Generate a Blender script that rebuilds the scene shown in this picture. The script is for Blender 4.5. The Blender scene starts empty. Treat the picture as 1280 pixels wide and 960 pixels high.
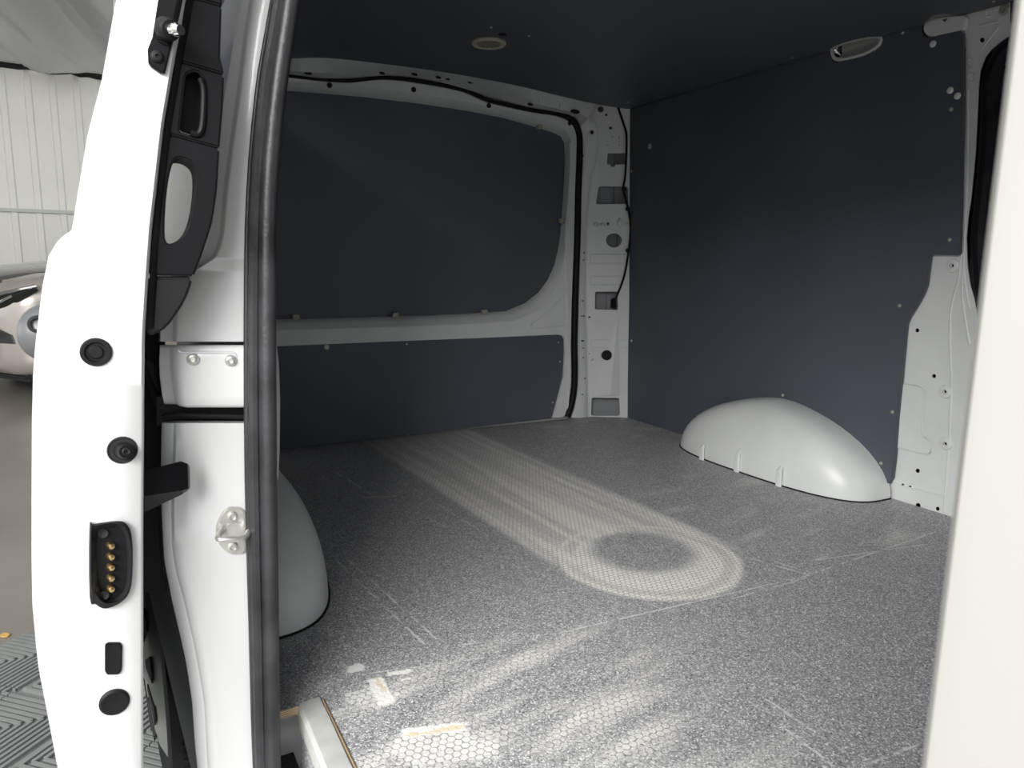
import bpy, bmesh, math, random
from mathutils import Vector, Matrix
random.seed(7)
C = bpy.context.scene.collection
S = bpy.context.scene
PI = math.pi
LF = 0.5                                   # height of the van's load floor above the ground; shapes below are written from the load floor up

# ---------------------------------------------------------------- camera
F_PX = 901.0
AX = Vector((0.87662106, 0.06769499, -0.47639575))
AY = Vector((-0.48096008, 0.15329405, -0.86323712))
AZ = Vector((0.01459181, 0.98585918, 0.16693938))
CAM = Vector((0, 0, 0.675))
cd = bpy.data.cameras.new('camera')
cam = bpy.data.objects.new('camera', cd); C.objects.link(cam)
cd.sensor_width = 36; cd.lens = F_PX / 1280 * 36; cd.clip_start = 0.01; cd.clip_end = 200
cam.matrix_world = Matrix(((AX.x, AX.y, AX.z, 0), (AY.x, AY.y, AY.z, 0), (AZ.x, AZ.y, AZ.z, CAM.z + LF), (0, 0, 0, 1)))
cd.dof.use_dof = True; cd.dof.focus_distance = 1.9; cd.dof.aperture_fstop = 14
S.camera = cam

# ---------------------------------------------------------------- daylight
w = bpy.data.worlds.new('daylight'); S.world = w; w.use_nodes = True
bg = w.node_tree.nodes['Background']
bg.inputs[0].default_value = (0.96, 0.98, 1.0, 1); bg.inputs[1].default_value = 0.8
S.view_settings.view_transform = 'Standard'; S.view_settings.look = 'None'
S.view_settings.gamma = 1; S.view_settings.use_curve_mapping = False
S.view_settings.exposure = 1.05
# added area light, out of view, for daylight from the hall's open side
ld = bpy.data.lights.new('added_daylight', 'AREA'); ld.shape = 'RECTANGLE'; ld.size = 5.0; ld.size_y = 2.2; ld.energy = 330; ld.color = (1.0, .985, .96)
lo_ = bpy.data.objects.new('added_daylight', ld); C.objects.link(lo_); lo_.location = (-3.5, -2.1, 3.4)
lo_.rotation_euler = (Vector((.9, 1.0, .7)) - Vector(lo_.location)).to_track_quat('-Z', 'Y').to_euler()

# ---------------------------------------------------------------- rays: a pixel of the 1280x960 frame met with a real plane
def ray(p):
    v = Vector(((p[0] - 640) / F_PX, -(p[1] - 480) / F_PX, -1))
    return Vector((AX.dot(v), AY.dot(v), AZ.dot(v)))
def onp(p, pt, n):
    d = ray(p); n = Vector(n)
    return CAM + d * ((Vector(pt) - CAM).dot(n) / d.dot(n))
def X(p, v): return onp(p, (v, 0, 0), (1, 0, 0))
def Y(p, v): return onp(p, (0, v, 0), (0, 1, 0))
def Z(p, v=0.0): return onp(p, (0, 0, v), (0, 0, 1))
WN = Vector((1, 0, .063 / 1.302)).normalized()
def W(p, off=0.0): return onp(p, Vector((1.969, 0, 0)) + WN * off, WN)      # the leaning side wall across the van
D1, D2, D3 = Vector((1.822, 2.588, 0)), Vector((1.969, 2.496, 0)), Vector((1.906, 2.498, 1.302))
DN = (D2 - D1).cross(D3 - D1).normalized()
if DN.y > 0: DN = -DN
def D(p, off=0.0): return onp(p, D1 + DN * off, DN)                          # rear corner pillar, off > 0 towards the cargo bay
def V(*a): return Vector(a)

# ---------------------------------------------------------------- materials
def mat(name, col, rough=.5, metal=0., noise=None, bump=None, spec=.5, coat=0.):
    m = bpy.data.materials.new(name); m.use_nodes = True
    nt = m.node_tree; b = nt.nodes['Principled BSDF']
    b.inputs['Base Color'].default_value = (*col, 1); b.inputs['Roughness'].default_value = rough
    b.inputs['Metallic'].default_value = metal; b.inputs['Specular IOR Level'].default_value = spec
    b.inputs['Coat Weight'].default_value = coat
    if noise or bump:
        tc = nt.nodes.new('ShaderNodeTexCoord')
    if noise:
        sc, amt, det = noise
        n = nt.nodes.new('ShaderNodeTexNoise'); n.inputs['Scale'].default_value = sc; n.inputs['Detail'].default_value = det
        nt.links.new(tc.outputs['Object'], n.inputs['Vector'])
        r = nt.nodes.new('ShaderNodeValToRGB')
        r.color_ramp.elements[0].position = .3; r.color_ramp.elements[1].position = .7
        r.color_ramp.elements[0].color = (*[c * (1 - amt) for c in col], 1)
        r.color_ramp.elements[1].color = (*[min(1, c * (1 + amt)) for c in col], 1)
        nt.links.new(n.outputs[0], r.inputs[0]); nt.links.new(r.outputs[0], b.inputs['Base Color'])
    if bump:
        sc, st = bump
        n2 = nt.nodes.new('ShaderNodeTexNoise'); n2.inputs['Scale'].default_value = sc; n2.inputs['Detail'].default_value = 3
        nt.links.new(tc.outputs['Object'], n2.inputs['Vector'])
        bp = nt.nodes.new('ShaderNodeBump'); bp.inputs['Strength'].default_value = st; bp.inputs['Distance'].default_value = .002
        nt.links.new(n2.outputs[0], bp.inputs['Height']); nt.links.new(bp.outputs[0], b.inputs['Normal'])
    return m
M = {}
M['white'] = mat('white_paint', (.71, .72, .72), .28, noise=(6, .02, 2), coat=.3)
M['inwhite'] = mat('white_paint_inside', (.72, .74, .73), .35, noise=(8, .04, 3), bump=(40, .03))
M['lining'] = mat('slate_lining', (.084, .093, .113), .5, noise=(3, .10, 6), bump=(300, .15))
M['rubber'] = mat('black_rubber', (.008, .008, .009), .55, noise=(25, .5, 6), bump=(120, .12), spec=.2)
M['seal'] = mat('dusty_door_rubber', (.03, .03, .033), .42, noise=(14, .55, 8), bump=(150, .3))
M['plastic'] = mat('black_plastic', (.009, .009, .0105), .42, bump=(700, .06), spec=.12)
M['dgrey'] = mat('grey_plastic', (.014, .0145, .016), .5, bump=(500, .08), spec=.2)
M['tgrey'] = mat('grey_trim', (.05, .052, .057), .45, spec=.4)
M['black'] = mat('matt_black', (.008, .008, .009), .8)
M['steel'] = mat('zinc_steel', (.66, .65, .62), .36, .75, noise=(40, .15, 3))
M['chrome'] = mat('chrome', (.8, .8, .8), .08, 1.)
M['brass'] = mat('brass_pin', (.75, .55, .28), .3, 1.)
M['alu'] = mat('aluminium_edge', (.55, .55, .53), .55, .15, noise=(30, .10, 6), bump=(90, .08))
M['cream'] = mat('cream_plastic', (.42, .40, .33), .5)
M['bolt'] = mat('satin_bolt', (.55, .54, .50), .4, .7)
M['ghandle'] = mat('grey_handle', (.085, .087, .092), .35)
M['quarter'] = mat('body_side_shade', (.5, .54, .6), .25, coat=.3)  # white body paint tinted blue-grey for the shade behind the door
M['hub'] = mat('grey_hubcap', (.20, .205, .19), .4, .3)
M['concrete'] = mat('hall_concrete', (.19, .172, .15), .35, noise=(1.2, .22, 6), bump=(60, .05))
M['tile'] = mat('grey_plastic_tile', (.165, .176, .169), .5, noise=(5, .12, 4))
M['clad'] = mat('white_cladding', (.78, .77, .735), .45, noise=(2, .03, 3))
M['rail'] = mat('pale_rail', (.52, .55, .50), .5)
M['carpaint'] = mat('champagne_paint', (.42, .385, .35), .25, .35, coat=.6)
M['bonnet'] = mat('bonnet_reflection_grey', (.06, .058, .056), .15, .3, coat=.6)  # dark reflection put into the bonnet colour of the champagne car
M['glassdark'] = mat('dark_glass', (.01, .011, .012), .05, coat=1.)
M['inshade'] = mat('shaded_body_grey', (.30, .31, .33), .5)  # white body colour greyed for the shade inside the pillar
M['leaf'] = mat('dry_leaf', (.45, .27, .08), .7)
M['roofskin'] = mat('outer_skin', (.75, .75, .75), .4)
M['mat'] = mat('step_mat', (.035, .035, .036), .8, noise=(420, .9, 1), bump=(420, .5))
def fabric():
    m = bpy.data.materials.new('hall_fabric'); m.use_nodes = True; nt = m.node_tree
    b = nt.nodes['Principled BSDF']; b.inputs['Base Color'].default_value = (.52, .52, .505, 1); b.inputs['Roughness'].default_value = .8
    t = nt.nodes.new('ShaderNodeBsdfTranslucent'); t.inputs[0].default_value = (.4, .4, .39, 1)
    mx = nt.nodes.new('ShaderNodeMixShader'); mx.inputs[0].default_value = .2
    nt.links.new(b.outputs[0], mx.inputs[1]); nt.links.new(t.outputs[0], mx.inputs[2])
    nt.links.new(mx.outputs[0], nt.nodes['Material Output'].inputs[0])
    return m
M['fabric'] = fabric()
M['pillar'] = mat('pillar_paint', (.34, .332, .315), .4)
def ply():
    m = bpy.data.materials.new('birch_ply_edge'); m.use_nodes = True; nt = m.node_tree; b = nt.nodes['Principled BSDF']
    tc = nt.nodes.new('ShaderNodeTexCoord'); wv = nt.nodes.new('ShaderNodeTexWave')
    wv.bands_direction = 'Z'; wv.inputs['Scale'].default_value = 90; wv.inputs['Distortion'].default_value = .6
    r = nt.nodes.new('ShaderNodeValToRGB'); r.color_ramp.elements[0].color = (.33, .22, .12, 1); r.color_ramp.elements[1].color = (.66, .52, .34, 1)
    nt.links.new(tc.outputs['Object'], wv.inputs[0]); nt.links.new(wv.outputs['Fac'], r.inputs[0]); nt.links.new(r.outputs[0], b.inputs['Base Color'])
    b.inputs['Roughness'].default_value = .7
    return m
M['ply'] = ply()

class NT:                                   # small expression helper for node materials
    def __init__(s, name):
        s.m = bpy.data.materials.new(name); s.m.use_nodes = True; s.nt = s.m.node_tree; s.b = s.nt.nodes['Principled BSDF']
    def put(s, sock, v):
        if isinstance(v, (int, float)): sock.default_value = v
        elif isinstance(v, tuple): sock.default_value = v
        else: s.nt.links.new(v, sock)
    def m1(s, op, a, b=0., c=0., clamp=False):
        n = s.nt.nodes.new('ShaderNodeMath'); n.operation = op; n.use_clamp = clamp
        for i, v in enumerate((a, b, c)): s.put(n.inputs[i], v)
        return n.outputs[0]
    def add(s, a, b): return s.m1('ADD', a, b)
    def sub(s, a, b): return s.m1('SUBTRACT', a, b)
    def mul(s, a, b): return s.m1('MULTIPLY', a, b)
    def mx(s, a, b): return s.m1('MAXIMUM', a, b)
    def mn(s, a, b): return s.m1('MINIMUM', a, b)
    def ab(s, a): return s.m1('ABSOLUTE', a)
    def st(s, a, b, x):                      # smoothstep from a (0) to b (1)
        n = s.nt.nodes.new('ShaderNodeMapRange'); n.interpolation_type = 'SMOOTHSTEP'
        if a < b: fr, to, lo, hi = a, b, 0., 1.
        else: fr, to, lo, hi = b, a, 1., 0.
        s.put(n.inputs['Value'], x)
        n.inputs['From Min'].default_value = fr; n.inputs['From Max'].default_value = to
        n.inputs['To Min'].default_value = lo; n.inputs['To Max'].default_value = hi
        return n.outputs[0]
    def box(s, x, a, b, e): return s.mul(s.st(a - e, a + e, x), s.st(b + e, b - e, x))
    def xyz(s, x, y, z=0.):
        n = s.nt.nodes.new('ShaderNodeCombineXYZ')
        for i, v in enumerate((x, y, z)): s.put(n.inputs[i], v)
        return n.outputs[0]
    def noise(s, vec, scale, det=3, rough=.5):
        n = s.nt.nodes.new('ShaderNodeTexNoise'); s.put(n.inputs['Vector'], vec)
        n.inputs['Scale'].default_value = scale; n.inputs['Detail'].default_value = det; n.inputs['Roughness'].default_value = rough
        return n.outputs[0]
    def vm(s, op, a, b=(0., 0., 0.), c=(0., 0., 0.)):
        n = s.nt.nodes.new('ShaderNodeVectorMath'); n.operation = op
        for i, v in enumerate((a, b, c)): s.put(n.inputs[i], v)
        return n.outputs['Value'] if op in ('DOT_PRODUCT', 'LENGTH', 'DISTANCE') else n.outputs[0]
    def mixc(s, f, a, b):
        n = s.nt.nodes.new('ShaderNodeMix'); n.data_type = 'RGBA'
        s.put(n.inputs[0], f); s.put(n.inputs[6], a); s.put(n.inputs[7], b)
        return n.outputs[2]
    def ramp(s, x, stops):
        n = s.nt.nodes.new('ShaderNodeValToRGB'); e = n.color_ramp.elements
        while len(e) < len(stops): e.new(.5)
        for k, (p, c) in zip(e, stops): k.position = p; k.color = (*c, 1)
        s.put(n.inputs[0], x); return n.outputs[0]

def speckle(t, vec, scale=480):
    v = t.nt.nodes.new('ShaderNodeTexVoronoi'); v.inputs['Scale'].default_value = scale; t.put(v.inputs['Vector'], vec)
    sp = t.nt.nodes.new('ShaderNodeSeparateColor'); t.nt.links.new(v.outputs['Color'], sp.inputs[0])
    return t.ramp(sp.outputs[0], [(0., (.07, .07, .074)), (.10, (.21, .21, .218)), (.5, (.315, .315, .325)), (.80, (.46, .46, .47)), (1., (.80, .80, .79))])

def floor_material():
    t = NT('speckled_antislip_floor')
    tc = t.nt.nodes.new('ShaderNodeTexCoord'); P = tc.outputs['Object']
    sx = t.nt.nodes.new('ShaderNodeSeparateXYZ'); t.nt.links.new(P, sx.inputs[0]); x, y = sx.outputs[0], sx.outputs[1]
    base = speckle(t, P)
    # honeycomb relief
    r = (1., 1.7320508, 1.); h = (.5, .8660254, .5); sc = 1 / .0125
    q = t.vm('MULTIPLY', P, (sc, sc, 0.))
    a = t.vm('SUBTRACT', t.vm('WRAP', q, r, (0., 0., 0.)), h)
    b_ = t.vm('SUBTRACT', t.vm('WRAP', t.vm('SUBTRACT', q, h), r, (0., 0., 0.)), h)
    a = t.vm('MULTIPLY', a, (1., 1., 0.)); b_ = t.vm('MULTIPLY', b_, (1., 1., 0.))
    def hd(v):
        v = t.vm('ABSOLUTE', v); s = t.nt.nodes.new('ShaderNodeSeparateXYZ'); t.nt.links.new(v, s.inputs[0])
        return t.mx(t.vm('DOT_PRODUCT', v, (.5, .8660254, 0.)), s.outputs[0])
    less = t.m1('LESS_THAN', t.vm('DOT_PRODUCT', a, a), t.vm('DOT_PRODUCT', b_, b_))
    ha, hb = hd(a), hd(b_)
    hexd = t.add(t.mul(less, ha), t.mul(t.sub(1., less), hb))
    line = t.st(.40, .455, hexd)
    cell = t.sub(1., line)
    # dust: a round smear and the track that runs from it to the tailgate
    n1 = t.noise(P, 7, 5, .6); n2 = t.noise(P, 28, 4, .6)
    wob = t.mul(t.sub(n1, .5), .05)
    d = t.add(t.vm('DISTANCE', t.vm('MULTIPLY', P, (1., 1., 0.)), (1.05, 1.235, 0.)), t.mul(wob, .5))
    d2 = t.add(t.vm('DISTANCE', t.vm('MULTIPLY', P, (1., 1., 0.)), (1.065, 1.275, 0.)), t.mul(wob, .5))
    ring = t.mul(t.st(.225, .205, d), t.st(.095, .15, d2))
    ring = t.mul(ring, t.add(.80, t.mul(.5, t.st(1.3, 1.08, t.add(y, t.mul(x, .25))))))
    band = t.mul(t.st(.205, .19, d), t.st(.165, .18, d)); ring = t.mul(ring, t.sub(1., t.mul(band, .35)))
    stv = t.xyz(t.mul(t.sub(x, t.mul(y, -.035)), 22.), t.mul(y, .9)); str_ = t.noise(stv, 1., 4, .6)
    xs = t.add(x, t.mul(t.sub(y, 1.6), .035))
    track = t.mul(t.box(xs, .825, 1.27, .02), t.box(y, 1.22, 2.62, .12))
    tone = t.mul(track, t.add(.44, t.mul(.5, t.st(.40, .66, str_))))
    b1 = t.mul(t.box(xs, .86, .905, .02), t.box(y, 1.45, 2.56, .06)); b2 = t.mul(t.box(xs, 1.13, 1.18, .02), t.box(y, 1.5, 2.55, .06)); b3 = t.mul(t.box(xs, .82, .845, .012), t.box(y, 1.3, 2.0, .1))
    tone = t.mx(tone, t.mul(t.mx(t.mx(b1, b2), b3), t.add(.45, t.mul(.45, n2))))
    tone = t.mul(tone, t.add(.55, t.mul(.45, t.st(2.7, 1.5, y))))
    tone = t.mul(tone, t.st(.10, .14, d2))
    dust = t.mx(ring, tone)
    # faint cloudy dust, towards the doorway and beside the far arch
    stx = t.xyz(t.mul(t.add(x, t.mul(y, .6)), 2.4), t.mul(t.sub(y, t.mul(x, .25)), 11.)); s2 = t.noise(stx, 1., 5, .6)
    near = t.mul(t.mul(t.st(1.12, .98, y), t.st(.95, .55, x)), t.st(.42, .72, s2))
    dust = t.mx(dust, t.mul(near, .75))
    far = t.mul(t.mul(t.box(x, 1.3, 1.8, .1), t.box(y, .98, 1.6, .08)), t.st(.50, .75, s2)); dust = t.mx(dust, t.mul(far, .5))
    spot = t.mul(t.mul(t.st(1.35, 1.5, x), t.st(1.2, 1.6, y)), t.st(.58, .75, t.noise(P, 9, 3))); dust = t.mx(dust, t.mul(spot, .25))
    dust = t.mul(dust, t.add(.10, t.mul(.90, cell)))
    dust = t.mul(dust, t.add(.95, t.mul(.5, n2)))
    col = t.mixc(t.m1('MINIMUM', dust, 1.), base, (.88, .86, .81, 1.))
    # scratches
    sg = None
    SC = [((415, 695), (530, 805), .0022), ((432, 697), (546, 799), .0022), ((700, 791), (1012, 719), .0022), ((862, 764), (1008, 722), .0018), ((930, 872), (1045, 960), .0022),
          ((946, 866), (1085, 960), .0022), ((935, 697), (1012, 719), .003), ((952, 697), (1018, 717), .002), ((1012, 718), (1172, 664), .0025), ((1020, 700), (1172, 678), .002), ((453, 622), (496, 620), .004), ((420, 590), (470, 622), .004),
          ((437, 845), (605, 822), .0014), ((560, 808), (700, 791), .0014), ((500, 600), (610, 670), .0016), ((1070, 960), (1150, 930), .0022), ((520, 640), (560, 660), .0016)]
    npx = t.add(x, t.mul(t.sub(t.noise(P, 60, 2), .5), .006)); pv = t.xyz(npx, y)
    for a_, b2_, wd in SC:
        A, B = Z(a_), Z(b2_); dv = Vector((B.x - A.x, B.y - A.y, 0)); L = dv.length; dv /= L
        rel = t.vm('SUBTRACT', pv, (A.x, A.y, 0.)); al = t.vm('DOT_PRODUCT', rel, tuple(dv))
        ac = t.ab(t.vm('DOT_PRODUCT', rel, (-dv.y, dv.x, 0.)))
        k = t.mul(t.st(wd * 1.5, wd * .5, ac), t.box(al, 0., L, .006))
        sg = k if sg is None else t.mx(sg, k)
    sg = t.mul(sg, t.st(.38, .60, n2))
    col = t.mixc(t.mul(sg, .62), col, (.85, .85, .82, 1.))
    # chips down to the wood by the doorway: white rub marks round a tan core
    nz = t.mul(t.sub(t.noise(P, 70, 3), .5), .014); nz2 = t.mul(t.sub(t.noise(P, 45, 4), .5), .05)
    def seg(a_, b2_, wd, soft=.0012, nzz=None, cap=.004):
        A, B = Z(a_), Z(b2_); dv = Vector((B.x - A.x, B.y - A.y, 0)); L = dv.length; dv /= L
        rel = t.vm('SUBTRACT', P, (A.x, A.y, 0.)); al = t.vm('DOT_PRODUCT', rel, tuple(dv))
        ac = t.add(t.ab(t.vm('DOT_PRODUCT', rel, (-dv.y, dv.x, 0.))), nz if nzz is None else nzz)
        return t.mul(t.st(wd + soft, wd - soft, ac), t.box(t.add(al, nz if nzz is None else nzz), 0., L, cap))
    hexy = t.add(.15, t.mul(.85, cell))
    W1 = [seg((484, 843), (516, 838), .006), seg((468, 848), (484, 880), .013), seg((500, 850), (514, 848), .003), seg((434, 837), (455, 834), .011), seg((503, 917), (582, 908), .011)]
    W2 = [seg((432, 871), (491, 874), .016, .008, nz2), seg((455, 860), (478, 866), .016, .006, nz2), seg((492, 935), (585, 925), .022, .014, nz2), seg((505, 955), (620, 935), .02, .02, nz2)]
    wm = None
    for k in W1: wm = k if wm is None else t.mx(wm, k)
    for k in W2: wm = t.mx(wm, t.mul(t.mul(k, hexy), .62))
    col = t.mixc(t.mul(wm, .9), col, (.92, .91, .88, 1.))
    tan_ = t.mx(t.mx(seg((471, 847), (474, 856), .003), seg((474, 855), (480, 863), .004)), t.mx(seg((508, 918.5), (542, 915.5), .004), seg((540, 915), (580, 907), .005)))
    col = t.mixc(tan_, col, (.78, .69, .52, 1.))
    col = t.mixc(t.mul(t.mx(seg((428, 832), (450, 830), .0018), seg((450, 830), (457, 838), .0018)), .7), col, (.85, .85, .82, 1.))
    t.put(t.b.inputs['Base Color'], col)
    t.b.inputs['Roughness'].default_value = .5
    bp = t.nt.nodes.new('ShaderNodeBump'); bp.inputs['Strength'].default_value = .35; bp.inputs['Distance'].default_value = .001
    t.put(bp.inputs['Height'], cell); t.put(t.b.inputs['Normal'], bp.outputs[0])
    return t.m
M['floor'] = floor_material()
def riser_material():
    t = NT('speckled_riser'); tc = t.nt.nodes.new('ShaderNodeTexCoord')
    t.put(t.b.inputs['Base Color'], speckle(t, tc.outputs['Object'])); t.b.inputs['Roughness'].default_value = .6
    return t.m
M['riser'] = riser_material()

# ---------------------------------------------------------------- objects
UP = Vector((0, 0, LF))
def rootloc(o):
    v = Vector((0, 0, 0))
    while o is not None: v = v + o.location; o = o.parent
    return v
def tagp(o, label=None, cat=None, group=None, kind=None):
    if label: o['label'] = label
    if cat: o['category'] = cat
    if group: o['group'] = group
    if kind: o['kind'] = kind
    return o
def thing(name, loc, label, cat, group=None, kind=None):                 # loc written from the load floor up
    o = bpy.data.objects.new(name, None); C.objects.link(o); o.empty_display_size = .05
    o.location = Vector(loc) + UP
    return tagp(o, label, cat, group, kind)
def obj(name, bm, m, parent=None, smooth=True, label=None, kind=None, angle=35, cat=None):
    bmesh.ops.recalc_face_normals(bm, faces=bm.faces)
    off = UP - (rootloc(parent) if parent else Vector((0, 0, 0)))
    for v in bm.verts: v.co += off
    me = bpy.data.meshes.new(name); bm.to_mesh(me); bm.free()
    for mm in (m if isinstance(m, (list, tuple)) else [m]): me.materials.append(M[mm])
    if smooth:
        me.polygons.foreach_set('use_smooth', [True] * len(me.polygons))
        me.set_sharp_from_angle(angle=math.radians(angle))
    o = bpy.data.objects.new(name, me); C.objects.link(o)
    if parent: o.parent = parent
    return tagp(o, label, cat, None, kind)
def cr(pts, n=6, closed=False):                                          # smooth curve through points
    P = [Vector(p) for p in pts]; out = []; N = len(P)
    for i in range(N if closed else N - 1):
        p1, p2 = P[i], P[(i + 1) % N]
        p0 = P[i - 1] if (i > 0 or closed) else p1 * 2 - p2
        p3 = P[(i + 2) % N] if (i + 2 < N or closed) else p2 * 2 - p1
        for k in range(n):
            u = k / n
            out.append(.5 * ((2 * p1) + (p2 - p0) * u + (2 * p0 - 5 * p1 + 4 * p2 - p3) * u * u + (3 * p1 - p0 - 3 * p2 + p3) * u ** 3))
    if not closed: out.append(P[-1])
    return out
def cr2(px, n=6, closed=False): return [(v.x, v.y) for v in cr([(a, b, 0) for a, b in px], n, closed)]
def rnd(px, r, n=4):                                                     # round the corners of a pixel outline
    out = []; N = len(px)
    for i in range(N):
        p = Vector(px[i]); a = Vector(px[i - 1]) - p; b = Vector(px[(i + 1) % N]) - p
        k = min(r, a.length * .45, b.length * .45)
        s, e = p + a.normalized() * k, p + b.normalized() * k
        for j in range(n + 1):
            u = j / n; q = s * (1 - u) ** 2 + p * 2 * u * (1 - u) + e * u * u; out.append((q.x, q.y))
    return out
def plate(outer, depth, holes=(), bm=None, bevel=0., matside=None):
    """A sheet with holes: outlines of points on one plane, pushed by the vector depth."""
    bm = bm or bmesh.new(); tmp = bmesh.new(); edges = []
    for loop in [outer, *holes]:
        vs = [tmp.verts.new(p) for p in loop]
        for i in range(len(vs)): edges.append(tmp.edges.new((vs[i], vs[(i + 1) % len(vs)])))
    n = Vector((0, 0, 0)); L = [Vector(p) for p in outer]
    for i in range(len(L)): n += L[i].cross(L[(i + 1) % len(L)])
    if len(holes): bmesh.ops.triangle_fill(tmp, edges=edges, use_beauty=True, use_dissolve=False, normal=n.normalized())
    else: tmp.faces.new([v for v in tmp.verts])
    depth = Vector(depth)
    if depth.length > 0:
        g = bmesh.ops.extrude_face_region(tmp, geom=list(tmp.faces))
        bmesh.ops.translate(tmp, vec=depth, verts=[e for e in g['geom'] if isinstance(e, bmesh.types.BMVert)])
    if bevel:
        bmesh.ops.recalc_face_normals(tmp, faces=tmp.faces)
        es = [e for e in tmp.edges if len(e.link_faces) == 2 and e.calc_face_angle(0) > .9]
        bmesh.ops.bevel(tmp, geom=es, offset=bevel, segments=2, affect='EDGES', clamp_overlap=True)
    if matside is not None:
        bmesh.ops.recalc_face_normals(tmp, faces=tmp.faces)
        dn = depth.normalized()
        for f_ in tmp.faces:
            if abs(f_.normal.dot(dn)) < .6: f_.material_index = matside
    me = bpy.data.meshes.new('tmp'); tmp.to_mesh(me); tmp.free(); bm.from_mesh(me); bpy.data.meshes.remove(me)
    return bm
def box(a, b, bm=None, bevel=0.):
    a, b = Vector(a), Vector(b)
    return plate([(a.x, a.y, a.z), (b.x, a.y, a.z), (b.x, b.y, a.z), (a.x, b.y, a.z)], (0, 0, b.z - a.z), bm=bm, bevel=bevel)
def tube(pts, r, seg=8, closed=False, bm=None, flat=1., up=None):
    """Round or flattened (flat < 1 along up) bar along points."""
    bm = bm or bmesh.new(); P = [Vector(p) for p in pts]; N = len(P); rings = []
    prev = None
    for i in range(N):
        if closed: tg = P[(i + 1) % N] - P[i - 1]
        else: tg = P[min(i + 1, N - 1)] - P[max(i - 1, 0)]
        if tg.length < 1e-9: tg = Vector((0, 0, 1))
        tg.normalize()
        u = Vector(up) if up is not None else (prev if prev is not None else (Vector((0, 0, 1)) if abs(tg.z) < .9 else Vector((1, 0, 0))))
        u = (u - tg * u.dot(tg))
        if u.length < 1e-6: u = tg.orthogonal()
        u.normalize(); v = tg.cross(u); prev = u
        rr = r[i] if isinstance(r, (list, tuple)) else r
        rings.append([bm.verts.new(P[i] + u * (math.cos(2 * PI * k / seg) * rr * flat) + v * (math.sin(2 * PI * k / seg) * rr)) for k in range(seg)])
    for i in range(N if closed else N - 1):
        A, B = rings[i], rings[(i + 1) % N]
        for k in range(seg): bm.faces.new((A[k], A[(k + 1) % seg], B[(k + 1) % seg], B[k]))
    if not closed:
        bm.faces.new(rings[0]); bm.faces.new(rings[-1])
    return bm
def loft(rows, bm=None, closed=False, caps=False):
    bm = bm or bmesh.new(); R = [[bm.verts.new(p) for p in row] for row in rows]
    for a, b in zip(R[:-1], R[1:]):
        n = len(a)
        for k in range(n if closed else n - 1):
            try: bm.faces.new((a[k], a[(k + 1) % n], b[(k + 1) % n], b[k]))
            except ValueError: pass
    if caps: bm.faces.new(R[0]); bm.faces.new(R[-1])
    return bm
def lathe(c, axis, prof, seg=20, bm=None, sx=1., upv=None):
    """prof: (radius, distance along axis) pairs; sx squeezes the ring across upv."""
    bm = bm or bmesh.new(); c, a = Vector(c), Vector(axis).normalized()
    u = Vector(upv) if upv is not None else (Vector((0, 0, 1)) if abs(a.z) < .9 else Vector((1, 0, 0)))
    u = (u - a * u.dot(a)).normalized(); v = a.cross(u); rings = []
    for r, h in prof:
        if r < 1e-6: rings.append([bm.verts.new(c + a * h)])
        else: rings.append([bm.verts.new(c + a * h + u * (math.cos(2 * PI * k / seg) * r) + v * (math.sin(2 * PI * k / seg) * r * sx)) for k in range(seg)])
    for A, B in zip(rings[:-1], rings[1:]):
        for k in range(seg):
            k2 = (k + 1) % seg
            if len(A) == 1 and len(B) == 1: continue
            if len(A) == 1: bm.faces.new((A[0], B[k], B[k2]))
            elif len(B) == 1: bm.faces.new((A[k], A[k2], B[0]))
            else: bm.faces.new((A[k], A[k2], B[k2], B[k]))
    return bm
def ell(px, rx, ry, n=14, rot=0.):
    return [(px[0] + rx * math.cos(2 * PI * k / n + rot), px[1] + ry * math.sin(2 * PI * k / n + rot)) for k in range(n)]
def rep(o, parent, loc):                                                 # a copy that shares the mesh
    c = o.copy(); C.objects.link(c); c.parent = parent; c.location = loc; return c

# ================================================================ the hall outside
# ground: concrete with ribbed plastic tiles laid cornerwise in front
gbm = plate([V(-14, -6, -LF), V(9, -6, -LF), V(9, 13, -LF), V(-14, 13, -LF)], (0, 0, -.05))
ground = obj('ground', gbm, 'concrete', smooth=False, kind='structure', label='grey brown concrete hall floor with ribbed plastic tiles', cat='ground')
TL = .2546
def tile_mesh(flip):
    bm = box((0.001, 0.001, 0.), (TL - .001, TL - .001, .004)); nr = 15; p = TL / nr
    for k in range(nr):
        c = (k + .5) * p; a = c - p * .27; b = c + p * .27
        if flip:
            if TL - c > .01:
                box((a, 0.002, .004), (b, TL - c - .003, .013), bm); box((TL - c + .003, a, .004), (TL - .002, b, .013), bm)
        else:
            if TL - c > .01:
                box((0.002, a, .004), (TL - c - .003, b, .013), bm); box((a, TL - c + .003, .004), (b, TL - .002, .013), bm)
    return bm
dd = TL * math.sqrt(2); protos = {}
for kind_ in (0, 1):
    o = obj('tile', tile_mesh(kind_), 'tile', ground, smooth=False)
    for v in o.data.vertices: v.co.z -= LF
    protos[kind_] = o
used = set(); rowY = 2.57
for j in range(-5, 1):
    for half in (0, 1):
        for i in range(-4, 2):
            cx_, cy_ = -.30 + (i + .5 * half) * dd, rowY - .18 + (j + .5 * half) * dd
            if cy_ > rowY - .1 or cx_ > .45: continue
            k = half
            c = protos[k] if k not in used else rep(protos[k], ground, (0, 0, 0)); used.add(k)
            c.rotation_euler = (0, 0, PI / 4); c.location = (cx_, cy_ - dd / 2, 0.0)
lf = cr([V(*Z((a, b), -.498)) for a, b in [(0, 795), (6, 792), (12, 793.5), (10, 796), (3, 797)]], 4, True)
o = obj('fallen_leaf', plate(lf, (0, 0, .004)), 'leaf', label='small ochre leaf lying on the concrete by the tiles', cat='leaf')

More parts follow.
